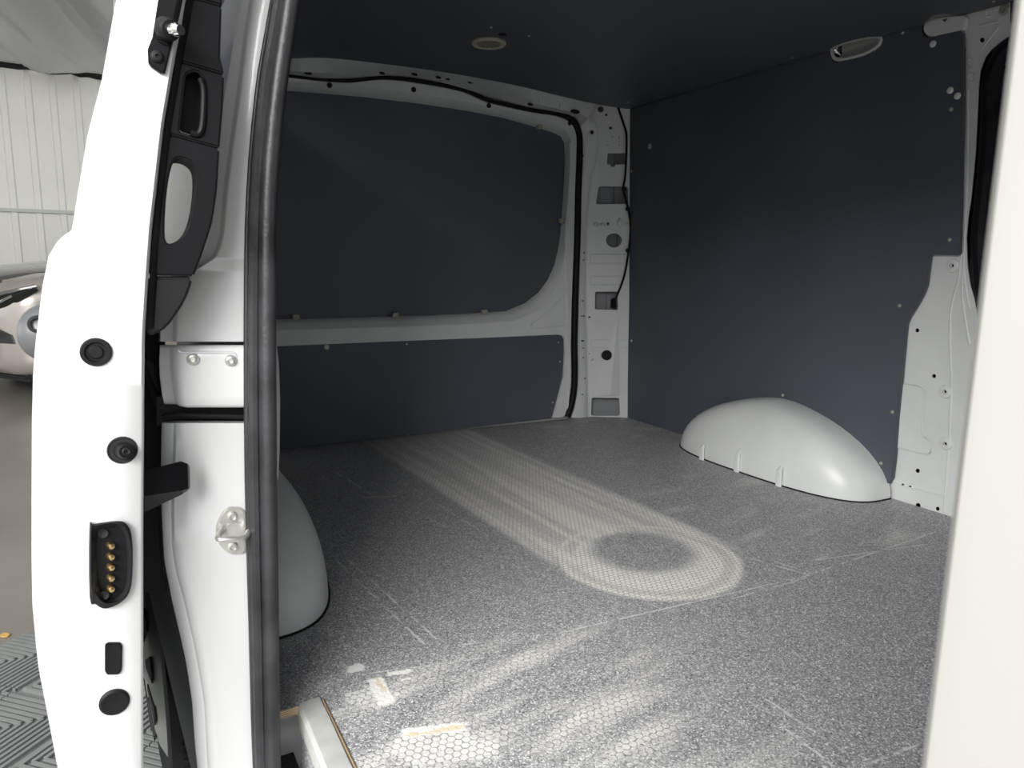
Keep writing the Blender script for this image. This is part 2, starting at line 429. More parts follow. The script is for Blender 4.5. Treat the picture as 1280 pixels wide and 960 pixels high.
# far wall of ribbed cladding
WY = 12.0
wall_rear = obj('wall_rear', plate([V(-8, WY + .06, -LF), V(3.5, WY + .06, -LF), V(3.5, WY + .06, 3.2), V(-8, WY + .06, 3.2)], (0, .1, 0)), 'clad', smooth=False, kind='structure', label='white ribbed cladding wall of the hall behind the parked car', cat='wall')
pw = .283
def clad_panel():
    x0, pr = 0., []
    for u, d_ in ((0, .0), (.02, .0), (.035, .03), (.10, .03), (.115, .0), (.283, .0)): pr.append((u, d_))
    rows = [[V(u, WY + .05 - d_, z) for u, d_ in pr] for z in (-LF, 3.2)]
    return loft(rows)
first = obj('cladding_panel', clad_panel(), 'clad', wall_rear, smooth=False)
for k in range(24):
    c = first if k == 0 else rep(first, wall_rear, (0, 0, 0)); c.location = (-5.13 + k * pw, 0, 0)
z1 = Y((0, 262), WY).z
obj('rail', box((-5.2, WY - .03, z1 - .022), (1.8, WY + .03, z1 + .022)), 'rail', wall_rear, label='pale green horizontal rail')

# draped roof fabric
awn = thing('roof_fabric', (-2, 7, 3.1), 'grey white wrinkled fabric draped under the hall roof', 'fabric')
zt = Y((60, 88), WY).z
rows = []
for j in range(110):
    y = 2.2 + (WY - 2.2) * j / 109; row = []
    for i in range(280):
        x = -8 + 14 * i / 279; s_ = x + .28 * (WY - y)
        fold = .07 * math.sin(s_ * 4.2 + .6 * math.sin(y * .9)) + .035 * math.sin(s_ * 9.7 + y * .5 + 1.3) + .030 * math.sin(s_ * 17 - y * .8) + .010 * math.sin(s_ * 41 + y * 2.1)
        sag = -.10 * math.sin(PI * ((y - 2.2) / 3.3 % 1.0))
        row.append(V(x, y, zt + .02 + 3.2 * fold * min(1, (WY - y) / 1.6 + .02) + sag * .5 + .05 * (WY - y)))
    rows.append(row)
obj('fabric_sheet', loft(rows), 'fabric', awn, angle=180)
rng = random.Random(3); bm = bmesh.new()
ep = [V(-7 + .1 * i, WY - .05, zt + .015 * rng.uniform(-1, 1)) for i in range(90)]
tube(ep, [.035 + .02 * rng.random() for _ in ep], 6, bm=bm)
for i in range(0, 90, 3): tube([ep[i], ep[i] + V(.03, -.25, .12 + .1 * rng.random())], [.03, .004], 5, bm=bm)
obj('edge_strip', bm, 'black', awn, label='black ragged edging')

# ================================================================ parked car
CY0, CXC = 7.0, -1.42
car = thing('car', (CXC, CY0 + 2.2, -LF), 'champagne coloured car parked nose on before the white cladding', 'car')
def csec(y, hw, z0, z1, r, n=7):
    pts = []
    for sx, sz in ((1, 0), (1, 1), (-1, 1), (-1, 0)):
        for k in range(n):
            a = (k / (n - 1)) * PI / 2 + {(1, 0): -PI / 2, (1, 1): 0, (-1, 1): PI / 2, (-1, 0): PI}[(sx, sz)]
            pts.append(V(CXC + sx * (hw - r) + r * math.cos(a), y, -LF + (z0 + r if sz == 0 else z1 - r) + r * math.sin(a)))
    return pts
secs = [csec(CY0 - .02, .62, .26, .78, .12), csec(CY0 + .03, .76, .20, .88, .14), csec(CY0 + .14, .86, .17, .96, .17), csec(CY0 + .35, .91, .17, 1.02, .18), csec(CY0 + .8, .925, .26, 1.08, .17), csec(CY0 + 1.4, .93, .26, 1.13, .15),
        csec(CY0 + 2.6, .93, .26, 1.12, .14), csec(CY0 + 3.9, .92, .28, 1.12, .16), csec(CY0 + 4.3, .86, .36, 1.05, .2), csec(CY0 + 4.4, .72, .45, .9, .18)]
obj('body', loft(secs, closed=True, caps=True), 'carpaint', car, angle=50)
# bonnet: skin on the front of the car, dark reflection in its colour
rows = []
for y, hw, z in ((CY0 + .02, .60, .90), (CY0 + .10, .72, .965), (CY0 + .35, .80, 1.05), (CY0 + .8, .84, 1.115), (CY0 + 1.35, .86, 1.165)):
    rows.append([V(CXC + hw * u, y + .10 * abs(u) ** 3, -LF + z - .055 * abs(u) ** 2.5) for u in [k / 8 for k in range(-8, 9)]])
obj('bonnet', loft(rows), 'bonnet', car, label='bonnet with a dark reflection in its colour')
cab = [csec(CY0 + 1.3, .78, 1.08, 1.17, .04), csec(CY0 + 1.75, .70, 1.08, 1.45, .12), csec(CY0 + 2.1, .66, 1.08, 1.58, .13), csec(CY0 + 3.1, .65, 1.08, 1.58, .13), csec(CY0 + 3.9, .66, 1.08, 1.40, .12), csec(CY0 + 4.2, .70, 1.06, 1.15, .04)]
obj('windows', loft(cab, closed=True, caps=True), 'glassdark', car)
obj('roof', loft([csec(CY0 + 2.0, .6, 1.55, 1.60, .02), csec(CY0 + 3.2, .6, 1.55, 1.61, .02)], closed=True, caps=True), 'carpaint', car)
for s_ in (1, -1):
    def hp(u, z, dy): return V(CXC + s_ * u, CY0 + dy, -LF + z)
    prof = [(.42, .77, -.035), (.62, .84, .0), (.78, .885, .055), (.88, .92, .16)]
    low = [(.42, .64, -.035), (.62, .71, .0), (.78, .80, .055), (.88, .89, .16)]
    mid = [(.42, .71, -.06), (.62, .775, -.03), (.78, .85, .02), (.885, .91, .14)]
    hl = obj('headlamp', loft([[hp(*p) for p in cr(prof, 4)], [hp(*p) for p in cr(mid, 4)], [hp(*p) for p in cr(low, 4)]]), 'glassdark', car)
    obj('chrome_strip', tube([hp(a, b + .012, c_ - .012) for a, b, c_ in cr(prof, 4)], .017, 8), 'chrome', hl, label='chrome strip along the lamp')
    obj('lamp_bar', tube([hp(a, b, c_ - .012) for a, b, c_ in cr(mid, 4)][2:9], .010, 8), 'chrome', hl)
    fl = [(.45, .54, -.045), (.60, .58, -.02), (.72, .53, .02), (.74, .46, .03), (.50, .46, -.03)]
    obj('fog_lamp', plate([hp(*p) for p in fl], (0, -.02, 0)), 'glassdark', car)
    for yy in (.95, 3.55):
        wbm = lathe(hp(.74, .33, yy), (s_, 0, 0), [(0, .0), (.20, .0), (.22, .02), (.30, .03), (.33, .0), (.33, -.18), (.30, -.2), (0, -.2)], 28)
        whl = obj('wheel', wbm, 'rubber', car)
        obj('rim', lathe(hp(.76, .33, yy), (s_, 0, 0), [(0, .02), (.06, .02), (.10, .0), (.19, .012), (.21, .0)], 28), 'hub', whl)
    obj('side_mirror', lathe(hp(1.0, 1.13, 1.65), (0, 1, 0), [(0, -.08), (.06, -.07), (.09, -.02), (.09, .04), (0, .05)], 14, sx=1.), 'carpaint', car)
bm = box((CXC - .40, CY0 - .05, -LF + .60), (CXC + .40, CY0 - .01, -LF + .80), bevel=.01)
gr = obj('grille', bm, 'black', car)
for k in range(4): obj('grille_bar', box((CXC - .39, CY0 - .062, -LF + .625 + .045 * k), (CXC + .39, CY0 - .045, -LF + .64 + .045 * k)), 'chrome', gr)
obj('lower_bumper', box((CXC - .78, CY0 + .06, -LF + .13), (CXC + .78, CY0 + .3, -LF + .22), bevel=.04), 'black', car, label='black lower bumper')
obj('underbody', box((CXC - .88, CY0 + .25, -LF + .14), (CXC + .88, CY0 + 4.2, -LF + .34)), 'black', car)

car.rotation_euler = (0, 0, math.radians(-56)); car.location = (.67, 8.88, 0)

# ================================================================ cargo bay: floor
out = [V(.215, -.25, 0), V(1.985, -.25, 0), V(1.985, 2.50, 0), V(1.80, 2.598, 0), V(1.0, 2.605, 0), V(.35, 2.598, 0), V(.165, 2.5, 0), V(.165, 1.045, 0), V(.172, 1.034, 0), V(.215, 1.034, 0)]
floor = obj('floor', plate(out, (0, 0, -.013), matside=1), ['floor', 'ply'], smooth=False, kind='structure', label='speckled grey anti-slip board floor of the cargo bay with dust tracks', cat='floor')
obj('rear_strip', loft([cr([V(.36, 2.596, .001), V(1.05, 2.602, .001), V(1.80, 2.590, .001)], 8), cr([V(.36, 2.606, .012), V(1.05, 2.612, .012), V(1.80, 2.600, .012)], 8)]), 'alu', floor, label='thin grey closing strip at the tailgate')
obj('subfloor', box((.23, -.25, -.10), (1.985, 2.6, -.02)), 'roofskin', floor)
riser = obj('step_riser', plate([V(.2075, -.25, -.013), V(.2075, 1.033, -.013), V(.2075, 1.033, -.26), V(.2075, -.25, -.26)], (.012, 0, 0)), 'riser', floor, smooth=False, label='speckled grey riser of the door step')
obj('step_mat', plate([V(.13, -.25, -.115), V(.206, -.25, -.115), V(.206, 1.09, -.115), V(.175, 1.09, -.115), V(.155, 1.07, -.115)], (0, 0, -.012), matside=1), ['mat', 'ply'], floor, smooth=False, label='black mat on the door step')
obj('step_well', box((.09, -.25, -.20), (.24, 1.12, -.17)), 'white', floor)

tr = [V(.204, 0, -.034), V(.204, 0, -.004), V(.209, 0, .003), V(.226, 0, .005), V(.238, 0, .0045), V(.241, 0, .001), V(.241, 0, -.006), V(.216, 0, -.012), V(.214, 0, -.034)]
rows = []
for k in range(24):
    y = 1.036 - k * (1.28 / 23); rows.append([p + V(.0007 * math.sin(k * 1.7), y, 0) for p in tr])
trim_1 = obj('trim_1', loft(rows, closed=True, caps=True), 'alu', kind='structure', angle=25, label='worn aluminium edge strip along the doorway step', cat='trim')
obj('tan_bead', tube([V(.2425, 1.03, .001), V(.2425, -.2, .001)], .0016, 6), 'ply', trim_1)

# ================================================================ ceiling lining
ce = [(365, 73), (410, 72.5), (480, 80), (540, 88), (600, 98), (655, 109), (700, 120), (745, 130), (788, 137)]
cep = [Z(p, 1.302) for p in cr2(ce, 4)]
cl0 = cep[0]
side = [Z((900, 103), 1.302), Z((1036, 63), 1.302), Z((1042, 58), 1.302), Z((1060, 51), 1.302), Z((1085, 46), 1.302), Z((1101, 45.5), 1.302), Z((1152, 31.5), 1.302), Z((1156, 27), 1.302), Z((1160, 25), 1.302), Z((1163, 20.5), 1.302), Z((1178, 17.5), 1.302), Z((1186, 18), 1.302), Z((1200, 19.5), 1.302), Z((1208, 18), 1.302), Z((1254, 6), 1.302)]
out = [V(.24, 2.44, 1.302)] + cep + side + [V(1.87, .6, 1.302), V(1.87, -.25, 1.302), V(.24, -.25, 1.302)]
ceiling = obj('ceiling', plate(out, (0, 0, .012)), 'lining', smooth=False, kind='structure', label='dark slate lined ceiling of the cargo bay', cat='ceiling')
obj('roof_skin', plate([V(.06, 2.7, 1.40), V(2.12, 2.7, 1.40), V(2.12, -1.2, 1.40), V(.06, -1.2, 1.40)], (0, 0, .02)), 'roofskin', ceiling, smooth=False)
def screw(p, n, r, parent, m='bolt', washer=0., name='screw', label=None):
    prof = [(r, -.001), (r * .98, r * .25), (r * .7, r * .55), (r * .35, r * .62), (r * .25, r * .3), (0, r * .3)]
    if washer: prof = [(washer, -.001), (washer, .0015), (r * 1.1, .0015)] + prof[1:]
    return obj(name, lathe(p, n, prof, 12), m, parent, label=label)
for p in [(614, 34), (661, 44.5), (990, 72), (1242, 1.5), (785, 128)]: screw(Z(p, 1.302), (0, 0, -1), .004, ceiling)
obj('plug_hole', lathe(Z((628, 43), 1.301), (0, 0, -1), [(.012, 0), (.011, .002), (0, .002)], 12), 'black', ceiling)
vc = Z((611, 53), 1.302)
vent = thing('roof_vent', vc, 'round cream slotted vent set in the dark ceiling', 'vent')
obj('rim', lathe(vc, (0, 0, -1), [(.050, -.001), (.0505, .004), (.047, .008), (.038, .0075), (.035, .0055), (.035, .001)], 32), 'cream', vent)
obj('duct', lathe(vc, (0, 0, -1), [(.036, .0052), (0, .0052)], 24), 'black', vent)
vdir = Vector((math.cos(.12), math.sin(.12), 0)); vn = Vector((-vdir.y, vdir.x, 0))
for k in range(-2, 3):
    o_ = k * .0115; hl_ = math.sqrt(max(.0355 ** 2 - o_ ** 2, 0))
    q = [vc + vn * (o_ + e) + vdir * (hl_ * s_) + V(0, 0, -.0049) for e, s_ in ((-.0024, -1), (-.0024, 1), (.0024, 1), (.0024, -1))]
    obj('slat', plate(q, (0, 0, -.0009)), 'cream', vent, smooth=False)

# ================================================================ tailgate
TY = 2.60
tail = thing('tailgate', (1.07, TY, 0), 'closed white tailgate with dark lining panels over window and lower half', 'tailgate')
pane = [(343, 399.5), (343, 111.5), (361, 113), (412, 117), (462.5, 121.5), (525, 129), (584, 138), (630, 147), (665.6, 157), (690, 164.5), (702, 170), (706.5, 178), (707.5, 202.5), (705.5, 243), (702, 290), (699.5, 309), (694, 332), (686, 350), (674, 366), (657.5, 379), (633, 389), (590, 392), (544, 394), (422, 397.5)]
mouth = [(343, 413), (343, 101), (361, 102), (412, 105), (462.5, 109), (525, 118), (584, 127), (630, 137), (665.6, 147), (694, 155), (708, 163), (713.5, 175), (714, 202.5), (712, 243), (709, 290), (707, 310), (703, 336), (697, 356), (687, 374), (670, 390), (643, 401), (592, 405), (544, 407), (422, 411)]
sealpx = [(340, 94), (361, 95), (400, 99), (434, 101), (452, 99.5), (476, 97), (500, 98), (515, 100), (550, 105.5), (580, 112), (597, 119), (612, 125.5), (640, 132), (666, 137.5), (690, 141), (706, 145), (716, 151), (722, 161), (724.5, 175), (724.5, 202), (723, 240), (721.8, 300), (719, 375), (718, 430), (718.5, 460), (717.5, 485), (714, 505), (709, 521)]
sp = cr2(sealpx, 3)
def shift(pts, dx, dy): return [(a + dx, b + dy) for a, b in pts]
fr_out = [(338, 96)] + [(a - 2.5 - 2 * max(0, min(1, (b - 150) / 40)), b + 3.0) for a, b in sp[3:]][:-1] + [(703, 521.5), (691, 522.5), (697, 500), (704.5, 471), (706, 440), (705.5, 424), (703, 419.5), (696, 418.2), (600, 422.5), (480, 427.2), (342, 433)]
fo = [Y(p, TY - .03) for p in fr_out]
mo = [Y(p, TY - .03) for p in mouth]; pa = [Y(p, TY + .012) for p in pane]
# close the frame on the hidden side too
fo2 = [V(.36, TY - .03, fo[0].z - .02)] + fo + [V(.44, TY - .03, fo[-1].z), V(.44, TY - .03, 0.0), V(.40, TY - .03, 0.0)]
bm = plate(fo2, (0, .018, 0), [mo], bevel=0)
frame = obj('frame', bm, 'inwhite', tail, angle=30)
mid_ = [a.lerp(b, .55) + V(0, -.006, 0) for a, b in zip(mo, pa)]
obj('window_reveal', loft([mo + [mo[0]], mid_ + [mid_[0]], pa + [pa[0]], [p + V(0, .02, 0) for p in pa + [pa[0]]]]), 'inwhite', frame, angle=60)
cen = V(1.07, TY + .022, .86)
obj('window_panel', plate([p + V(0, .009, 0) + (p - cen).normalized() * .012 for p in pa], (0, .01, 0)), 'lining', tail, smooth=False, label='dark slate panel covering the tailgate window')
lo = [(342, 433), (480, 427.2), (600, 422.5), (696, 418.2), (703, 419.5), (705.5, 424), (706, 440), (704.5, 471), (697, 500), (691, 522.5)]
lp = [Y(p, TY - .022) for p in lo] + [V(.45, TY - .022, .004)]
lpan = obj('lower_panel', plate(lp, (0, .012, 0), bevel=.0015), 'lining', tail, smooth=False, label='dark slate panel on the lower half of the tailgate')
for p in [(408.5, 434), (508.5, 430), (700, 452), (691, 503), (510, 544), (698, 428)]:
    screw(Y(p, TY - .0225), (0, -1, 0), .0045, lpan, washer=.009 if p[0] < 450 else 0)
for p in [(370, 396.5), (494.5, 394), (606, 390), (675, 158), (702.5, 276)]:
    c = Y(p, TY - .004); bm = box(c + V(-.011, -.006, -.009), c + V(.011, .014, .009), bevel=.002); tube([c + V(.004, -.007, -.003), c + V(.004, -.012, -.003)], .0035, 8, bm=bm)
    obj('clip', bm, 'cream', tail, label='small beige clip')
for p in [(412, 106.5), (517, 112), (611, 132), (712, 154)]:
    c = Y(p, TY - .031); obj('bump_stop', lathe(c, (0, -1, 0), [(.009, -.002), (.009, .003), (.006, .007), (0, .008)], 12), 'black', tail)
gus = cr2([(665, 405), (676, 397), (690, 384), (700.5, 374.5), (703.5, 377), (704, 404), (702, 407), (668, 410.5)], 3, True)
obj('gusset_bead', tube([Y(p, TY - .031) for p in gus], .0028, 6, closed=True), 'inwhite', frame)
edge = cr2([(712, 178), (713, 202), (711, 243), (707, 300), (709.5, 375), (709.5, 420), (712, 432), (712, 470), (709, 520)], 3)
obj('edge_bead', tube([Y(p, TY - .031) for p in edge], .004, 6), 'inwhite', frame)
obj('outer_skin', plate([V(.2, TY + .05, -.1), V(1.95, TY + .05, -.1), V(1.95, TY + .05, 1.4), V(.2, TY + .05, 1.4)], (0, .02, 0)), 'roofskin', tail, smooth=False)

# ================================================================ rear body frame: header, flange, corner pillar
crease = cr2([(735, 137), (744, 150), (747, 162.5), (747, 187.5), (742.5, 208), (738.5, 235), (735, 258), (733, 287.5), (733.2, 300), (732.5, 375), (734.5, 460), (736, 521)], 4)
rightpx = cr2([(788, 136), (789, 200), (789.5, 300), (787.5, 350), (786, 400), (785, 460), (784.5, 522)], 4)
bottom = [(736, 521.5), (784.5, 522.5)]
H1 = [(759.5, 191.8), (782, 191.5), (781, 205.5), (769, 205.8), (768.5, 208.5), (763.5, 208.5), (763, 205.8), (758.5, 205.5)]
H2 = rnd([(748.5, 233), (784.5, 233), (785.5, 255), (744.5, 255.5)], 3)
H3 = rnd([(744, 364.5), (772, 364.5), (772.3, 387.5), (743.5, 387)], 2.5)
H4 = rnd([(739.5, 497), (774, 497.5), (775, 519.8), (738.8, 519.8)], 3)
holes = [H1, H2, ell((767.5, 300.5), 10, 9), H3, ell((758.8, 444), 7.5, 6.2), H4, ell((751, 136.8), 4, 4, 10), ell((758, 143.5), 1.6, 1.8, 8), ell((763, 160), 1.8, 2.1, 8), ell((760, 279.8), 1.8, 2.2, 8), ell((751.8, 469.8), 1.8, 2, 8), ell((736.8, 396.5), 1.3, 1.4, 8)]
holes += [ell(p, .9, .9, 6) for p in [(765.5, 171), (773.5, 171.5), (774.3, 173), (774, 176.5), (774.5, 181), (760, 181.2), (741, 449), (736.8, 442), (739.5, 450.2)]]
outl = [(735, 124)] + crease + rightpx[::-1] + [(788, 128)]
wall_back = obj('wall_back', plate([D(p) for p in outl], -DN * .003, [[D(p) for p in h] for h in holes]), 'inwhite', smooth=False, kind='structure', label='white steel frame and corner pillar round the tailgate opening', cat='wall')
back = [(722, 118), (791, 122), (791, 300), (787, 530), (722, 530)]
bbm = loft([[D(p, -.002) for p in back + back[:1]], [D(p, -.07) for p in back + back[:1]]]); plate([D(p, -.07) for p in back], -DN * .003, bm=bbm)  # side walls added to keep light out of the openings
obj('inner_skin', bbm, 'inshade', wall_back, smooth=False, label='inner steel behind the pillar openings, shade in its grey')
bm = bmesh.new()
for a, b in [((769, 188), (768.5, 215)), ((768, 228), (767, 260)), ((771, 285), (770.5, 318)), ((757, 362), (758, 392))]: tube([D(a, -.068), D(b, -.068)], .004, 6, bm=bm)
obj('inner_seam', bm, 'inshade', wall_back)
fla = cr2([(706, 142), (716, 147), (725, 158), (728, 172), (728.3, 202), (727, 240), (725.5, 300), (723.5, 375), (722, 430), (722.3, 460), (721.8, 485), (719, 505), (714, 522)], 4)
cre = cr2([(735, 134), (742, 147), (746.5, 162.5), (747, 187.5), (742.5, 208), (738.5, 235), (733.5, 287.5), (733, 330), (732.5, 375), (734, 430), (734.5, 460), (735.5, 490), (736, 522)], 4)
obj('flange', loft([[Y(p, TY - .012) for p in fla], [Y(p, TY - .012).lerp(D(q), .5) + V(0, -.006, 0) for p, q in zip(fla, cre)], [D(p, .002) for p in cre], [D(p, -.006) for p in cre]]), 'inwhite', wall_back, angle=60)
obj('pillar_crease', tube([D(p, .001) for p in crease], .004, 6), 'inwhite', wall_back)
for q in ([(737, 318), (786, 318), (786, 329.5), (738.5, 329.5)], [(738, 345.5), (786, 345.5), (785, 356), (737.5, 356)], [(739.5, 424.5), (784, 424.5), (784, 434.5), (739, 434)]):
    obj('pressed_bead', tube([D(p, .001) for p in rnd(q, 2.5)], .0022, 6, closed=True), 'inwhite', wall_back)
A_ = D((772.5, 393), .001); bl, bmid, br = D((741, 494), .001), D((763, 494), .016), D((775, 494), .001)
bm = bmesh.new(); vs = [bm.verts.new(p) for p in (A_, bl, bmid, br)]; bm.faces.new((vs[0], vs[1], vs[2])); bm.faces.new((vs[0], vs[2], vs[3])); bm.faces.new((vs[1], vs[2], vs[3]))
obj('stiffener', bm, 'inwhite', wall_back, smooth=False)
obj('pillar_hole', lathe(D((758.5, 444), .007), DN, [(.0225, -.001), (.0225, .001), (0, .001)], 18), 'black', wall_back)
bm = bmesh.new()
for cx_, cy_, r1, r2 in ((745, 280.5, 3.2, 4.2), (753, 280.5, 2.6, 4), (775, 278, 6, 4.5), (784, 281, 3, 5)):
    c = D((cx_, cy_)); lathe(c, DN, [(r1 * .0032, -.001), (r1 * .0028, .005), (r1 * .0016, .008), (0, .009)], 12, bm, sx=r2 / r1 * .9)
obj('pressed_dimples', bm, 'white', wall_back, label='shiny raised dimples')
bm = bmesh.new(); flm = [((a[0] + b[0]) / 2, (a[1] + b[1]) / 2) for a, b in zip(fla, cre)]
for k, px_ in enumerate([(740, 165.6), (729, 195), (730, 316), (729.5, 325), (728, 376), (727, 395), (729.5, 395), (727.5, 426), (729, 426), (729, 435), (731, 473), (728, 493), (729, 447)]):
    c = Y(px_, TY - .052); lathe(c, (0, -1, 0), [(.0035 if k else .008, 0), (.003 if k else .007, .002), (0, .002)], 8, bm)
obj('weld_spots', bm, 'black', wall_back, kind='stuff')
# rear header: an upper face, then a darker underside down to the seal
up_ = cr2([(340, 73), (365, 73), (410, 72.5), (480, 80), (540, 88), (600, 98), (655, 109), (700, 120), (735, 128.5), (745, 130.5)], 4)
mi_ = cr2([(340, 88), (361, 88.5), (410, 91), (470, 90), (500, 87), (545, 93), (600, 107), (655, 126), (700, 136.5), (727, 143), (735, 148)], 4)
se_ = cr2([(340, 92), (361, 94), (410, 100), (470, 96.5), (500, 97), (545, 104), (600, 120), (655, 134.5), (700, 142.5), (717, 148), (724, 160)], 4)
N_ = 37
def resample(px, n):
    L = [0]
    for a, b in zip(px[:-1], px[1:]): L.append(L[-1] + math.dist(a, b))
    out = []
    for k in range(n):
        s_ = L[-1] * k / (n - 1); i = 0
        while i < len(L) - 2 and L[i + 1] < s_: i += 1
        u = (s_ - L[i]) / max(L[i + 1] - L[i], 1e-9); out.append((px[i][0] + (px[i + 1][0] - px[i][0]) * u, px[i][1] + (px[i + 1][1] - px[i][1]) * u))
    return out
u3 = [Z(p, 1.304) for p in resample(up_, N_)]
m3 = [Y(p, 2.47 + .04 * k / N_) for k, p in enumerate(resample(mi_, N_))]
s3 = [Y(p, TY - .012) for p in resample(se_, N_)]
header = obj('header', loft([[p + V(0, 0, .05) for p in u3], u3, m3, s3]), 'inwhite', wall_back, angle=20, label='white roof rail above the tailgate')
bm = bmesh.new()
for a, b in [((385, 91.5), 5), ((478, 92), 4), ((518, 93), 4), ((548, 97), 4), ((560, 99), 3), ((588, 103), 4), ((663, 130.5), 4.5), ((719, 139.5), 8)]:
    lathe(Y(a, 2.482), (0, -1, -.6), [(b * .0010, -.004), (b * .0010, .002), (0, .002)], 12, bm, sx=2.6)
o = obj('header_slots', bm, 'black', header)
bm = bmesh.new()
for a, b in [((377.5, 74), (377, 88)), ((675.5, 116), (674.5, 128)), ((703, 123), (700, 135))]: 
    pa_, pb_ = Z(a, 1.303), Y(b, 2.49); tube([pa_, pb_], .006, 6, bm=bm)
obj('header_ribs', bm, 'inwhite', header)
sl = [Y(p, TY - .032) for p in sp]
obj('tailgate_seal', tube(sl, [.006 + .008 * min(1, max(0, (p[0] - 700) / 20)) if p[1] < 150 else .0135 for p in sp], 10), 'rubber', wall_back, label='black rubber seal round the tailgate')
# wiring
cab_px = cr2([(772, 131), (774.5, 140), (779.5, 155), (783, 168), (783, 190), (781.5, 220), (779, 236), (782, 249), (785.5, 262), (788, 280), (787.5, 300), (785, 318), (781, 342), (775, 360), (769, 374)], 5)
cable = thing('wiring_cable', D((780, 260), .012), 'black wiring cable running down the white rear corner pillar', 'cable')
obj('wire', tube([D(p, .012) for p in cab_px], .0045, 8), 'rubber', cable)
for p in [(780, 237), (784.5, 261), (784.5, 313)]: obj('cable_clip', lathe(D(p, .012), DN, [(.009, -.01), (.009, .005), (.004, .007), (0, .007)], 10), 'rubber', cable)
c = D((766, 378), .006); obj('connector', plate([c + V(-.013, 0, -.022), c + V(.012, -.006, -.022), c + V(.012, -.006, .014), c + V(.004, -.004, .022), c + V(-.013, 0, .014)], DN * .018, bevel=.002), 'plastic', cable)

# ================================================================ side wall across the van
skin_px = [(795, 130), (1153, 26), (1158, 22), (1163, 19), (1210, 12), (1262, -2), (1262, 45), (1251, 52), (1240, 61), (1232, 71), (1225.5, 88), (1223.5, 108), (1222, 140), (1219.5, 190), (1214, 248), (1210.5, 270), (1208, 297), (1209.5, 335), (1213, 357), (1232, 420), (1226, 500), (1218, 690), (1104, 650), (800, 535)]
SK = .018
dots = [((1146.5, 413), 2.6), ((1167.5, 470), 2.6), ((1127, 550), 2.2), ((1147, 588.5), 2.8), ((1128.5, 606), 1.7), ((1137.5, 608.5), 1.7), ((1147.5, 632), 3.2), ((1172, 636), 2.6), ((1191.5, 332), 2.2), ((1182, 489.5), 2.2), ((1182.5, 554.5), 2.2), ((1227.5, 50), 3.2), ((1206.5, 62.5), 1.4), ((1204, 48), 1.7)]
wall_right = obj('wall_right', plate([W(p, SK) for p in skin_px], WN * .003, [[W(q, SK) for q in ell(p, r, r, 10)] for p, r in dots]), 'inwhite', smooth=False, kind='structure', label='white steel side wall across the van with holes and pressings', cat='wall')
obj('outer_skin', plate([V(2.075, -.3, -.3), V(2.075, 2.7, -.3), V(2.04, 2.7, 1.4), V(2.04, -.3, 1.4)], (.02, 0, 0)), 'black', wall_right, smooth=False)
pn = [(785.5, 523), (787.5, 136.5), (900, 103.5), (1037, 63.5), (1036.5, 66), (1040, 75), (1046, 78.5), (1058, 76.5), (1078, 71.5), (1094, 63.5), (1101, 57), (1103.5, 50), (1102, 45.5), (1152.5, 31.8), (1153, 40), (1156, 45.5), (1161, 47.5), (1200, 39), (1202.5, 41), (1204, 60), (1203.5, 150), (1201, 260), (1199.5, 316.5), (1197, 319), (1165, 318.5), (1162.5, 321), (1160, 340), (1158, 356), (1154, 367), (1147, 380), (1137, 396), (1133, 405), (1131, 425), (1126, 480), (1122, 520), (1118, 575), (1115, 598), (1112, 604), (1105, 605), (1098, 601), (1090, 588), (1076, 569), (1060, 551), (1043, 534), (1025, 519), (1008, 508), (992, 501.5), (975, 499), (952, 499.5), (930, 506), (900, 520), (870, 540), (848, 556), (842, 544)]
lining = obj('lining_panel', plate([W(p) for p in pn[:-2]] + [W((846, 543.5))], WN * .012, bevel=.0012), 'lining', wall_right, smooth=False, label='large dark slate lining panel')
for p, r in [((812.5, 183), 1), ((1124.5, 382), 0), ((1187, 299.5), 0), ((1115.5, 515), 0), ((1101.5, 579), 0), ((978.5, 494), 0), ((957.5, 85), 0), ((1128, 40.5), 0), ((1189, 136.5), 0), ((789.5, 426), 0), ((789.5, 214), 0)]:
    screw(W(p), -WN, .0055 if not r else .005, lining, washer=.011 if r else 0)
for p in [(1188, 113), (1197, 120), (1166.5, 55)]:
    obj('washer', lathe(W(p), -WN, [(.0085, -.001), (.0085, .002), (.006, .004), (0, .005)], 12), 'inwhite', lining, label='pale round washer')
cres = [cr2([(1202, 316), (1199, 345), (1192, 372), (1188, 395), (1188, 440), (1189.5, 480), (1186, 560), (1180, 640)], 4), cr2([(1203.5, 345), (1203, 370), (1207, 400), (1212, 430)], 4), cr2([(1204.5, 110), (1205, 200), (1202.5, 290), (1203, 318)], 4), cr2([(1210, 112), (1209.5, 200), (1206.5, 290), (1205, 340), (1212, 385)], 4), cr2([(1115, 600), (1128, 607.5), (1150, 612.5), (1182, 620)], 4)]
for pxs in cres: obj('pressed_crease', tube([W(p, SK) for p in pxs], .004, 6, flat=.7), 'inwhite', wall_right)
pk = rnd([(1127, 477), (1158, 483.5), (1153.5, 545), (1167.5, 551), (1164.5, 570), (1114.5, 558), (1122, 520)], 9, 5)
obj('pressed_pad', plate([W(p, SK) for p in pk], -WN * .006, bevel=.003), 'inwhite', wall_right, angle=60)
for p in [(1191, 332), (1182, 489.5), (1182.5, 554.5)]:
    obj('dimple', lathe(W(p, SK), -WN, [(.020, -.001), (.017, .004), (.012, .006), (.006, .006), (.006, -.002)], 16), 'inwhite', wall_right)
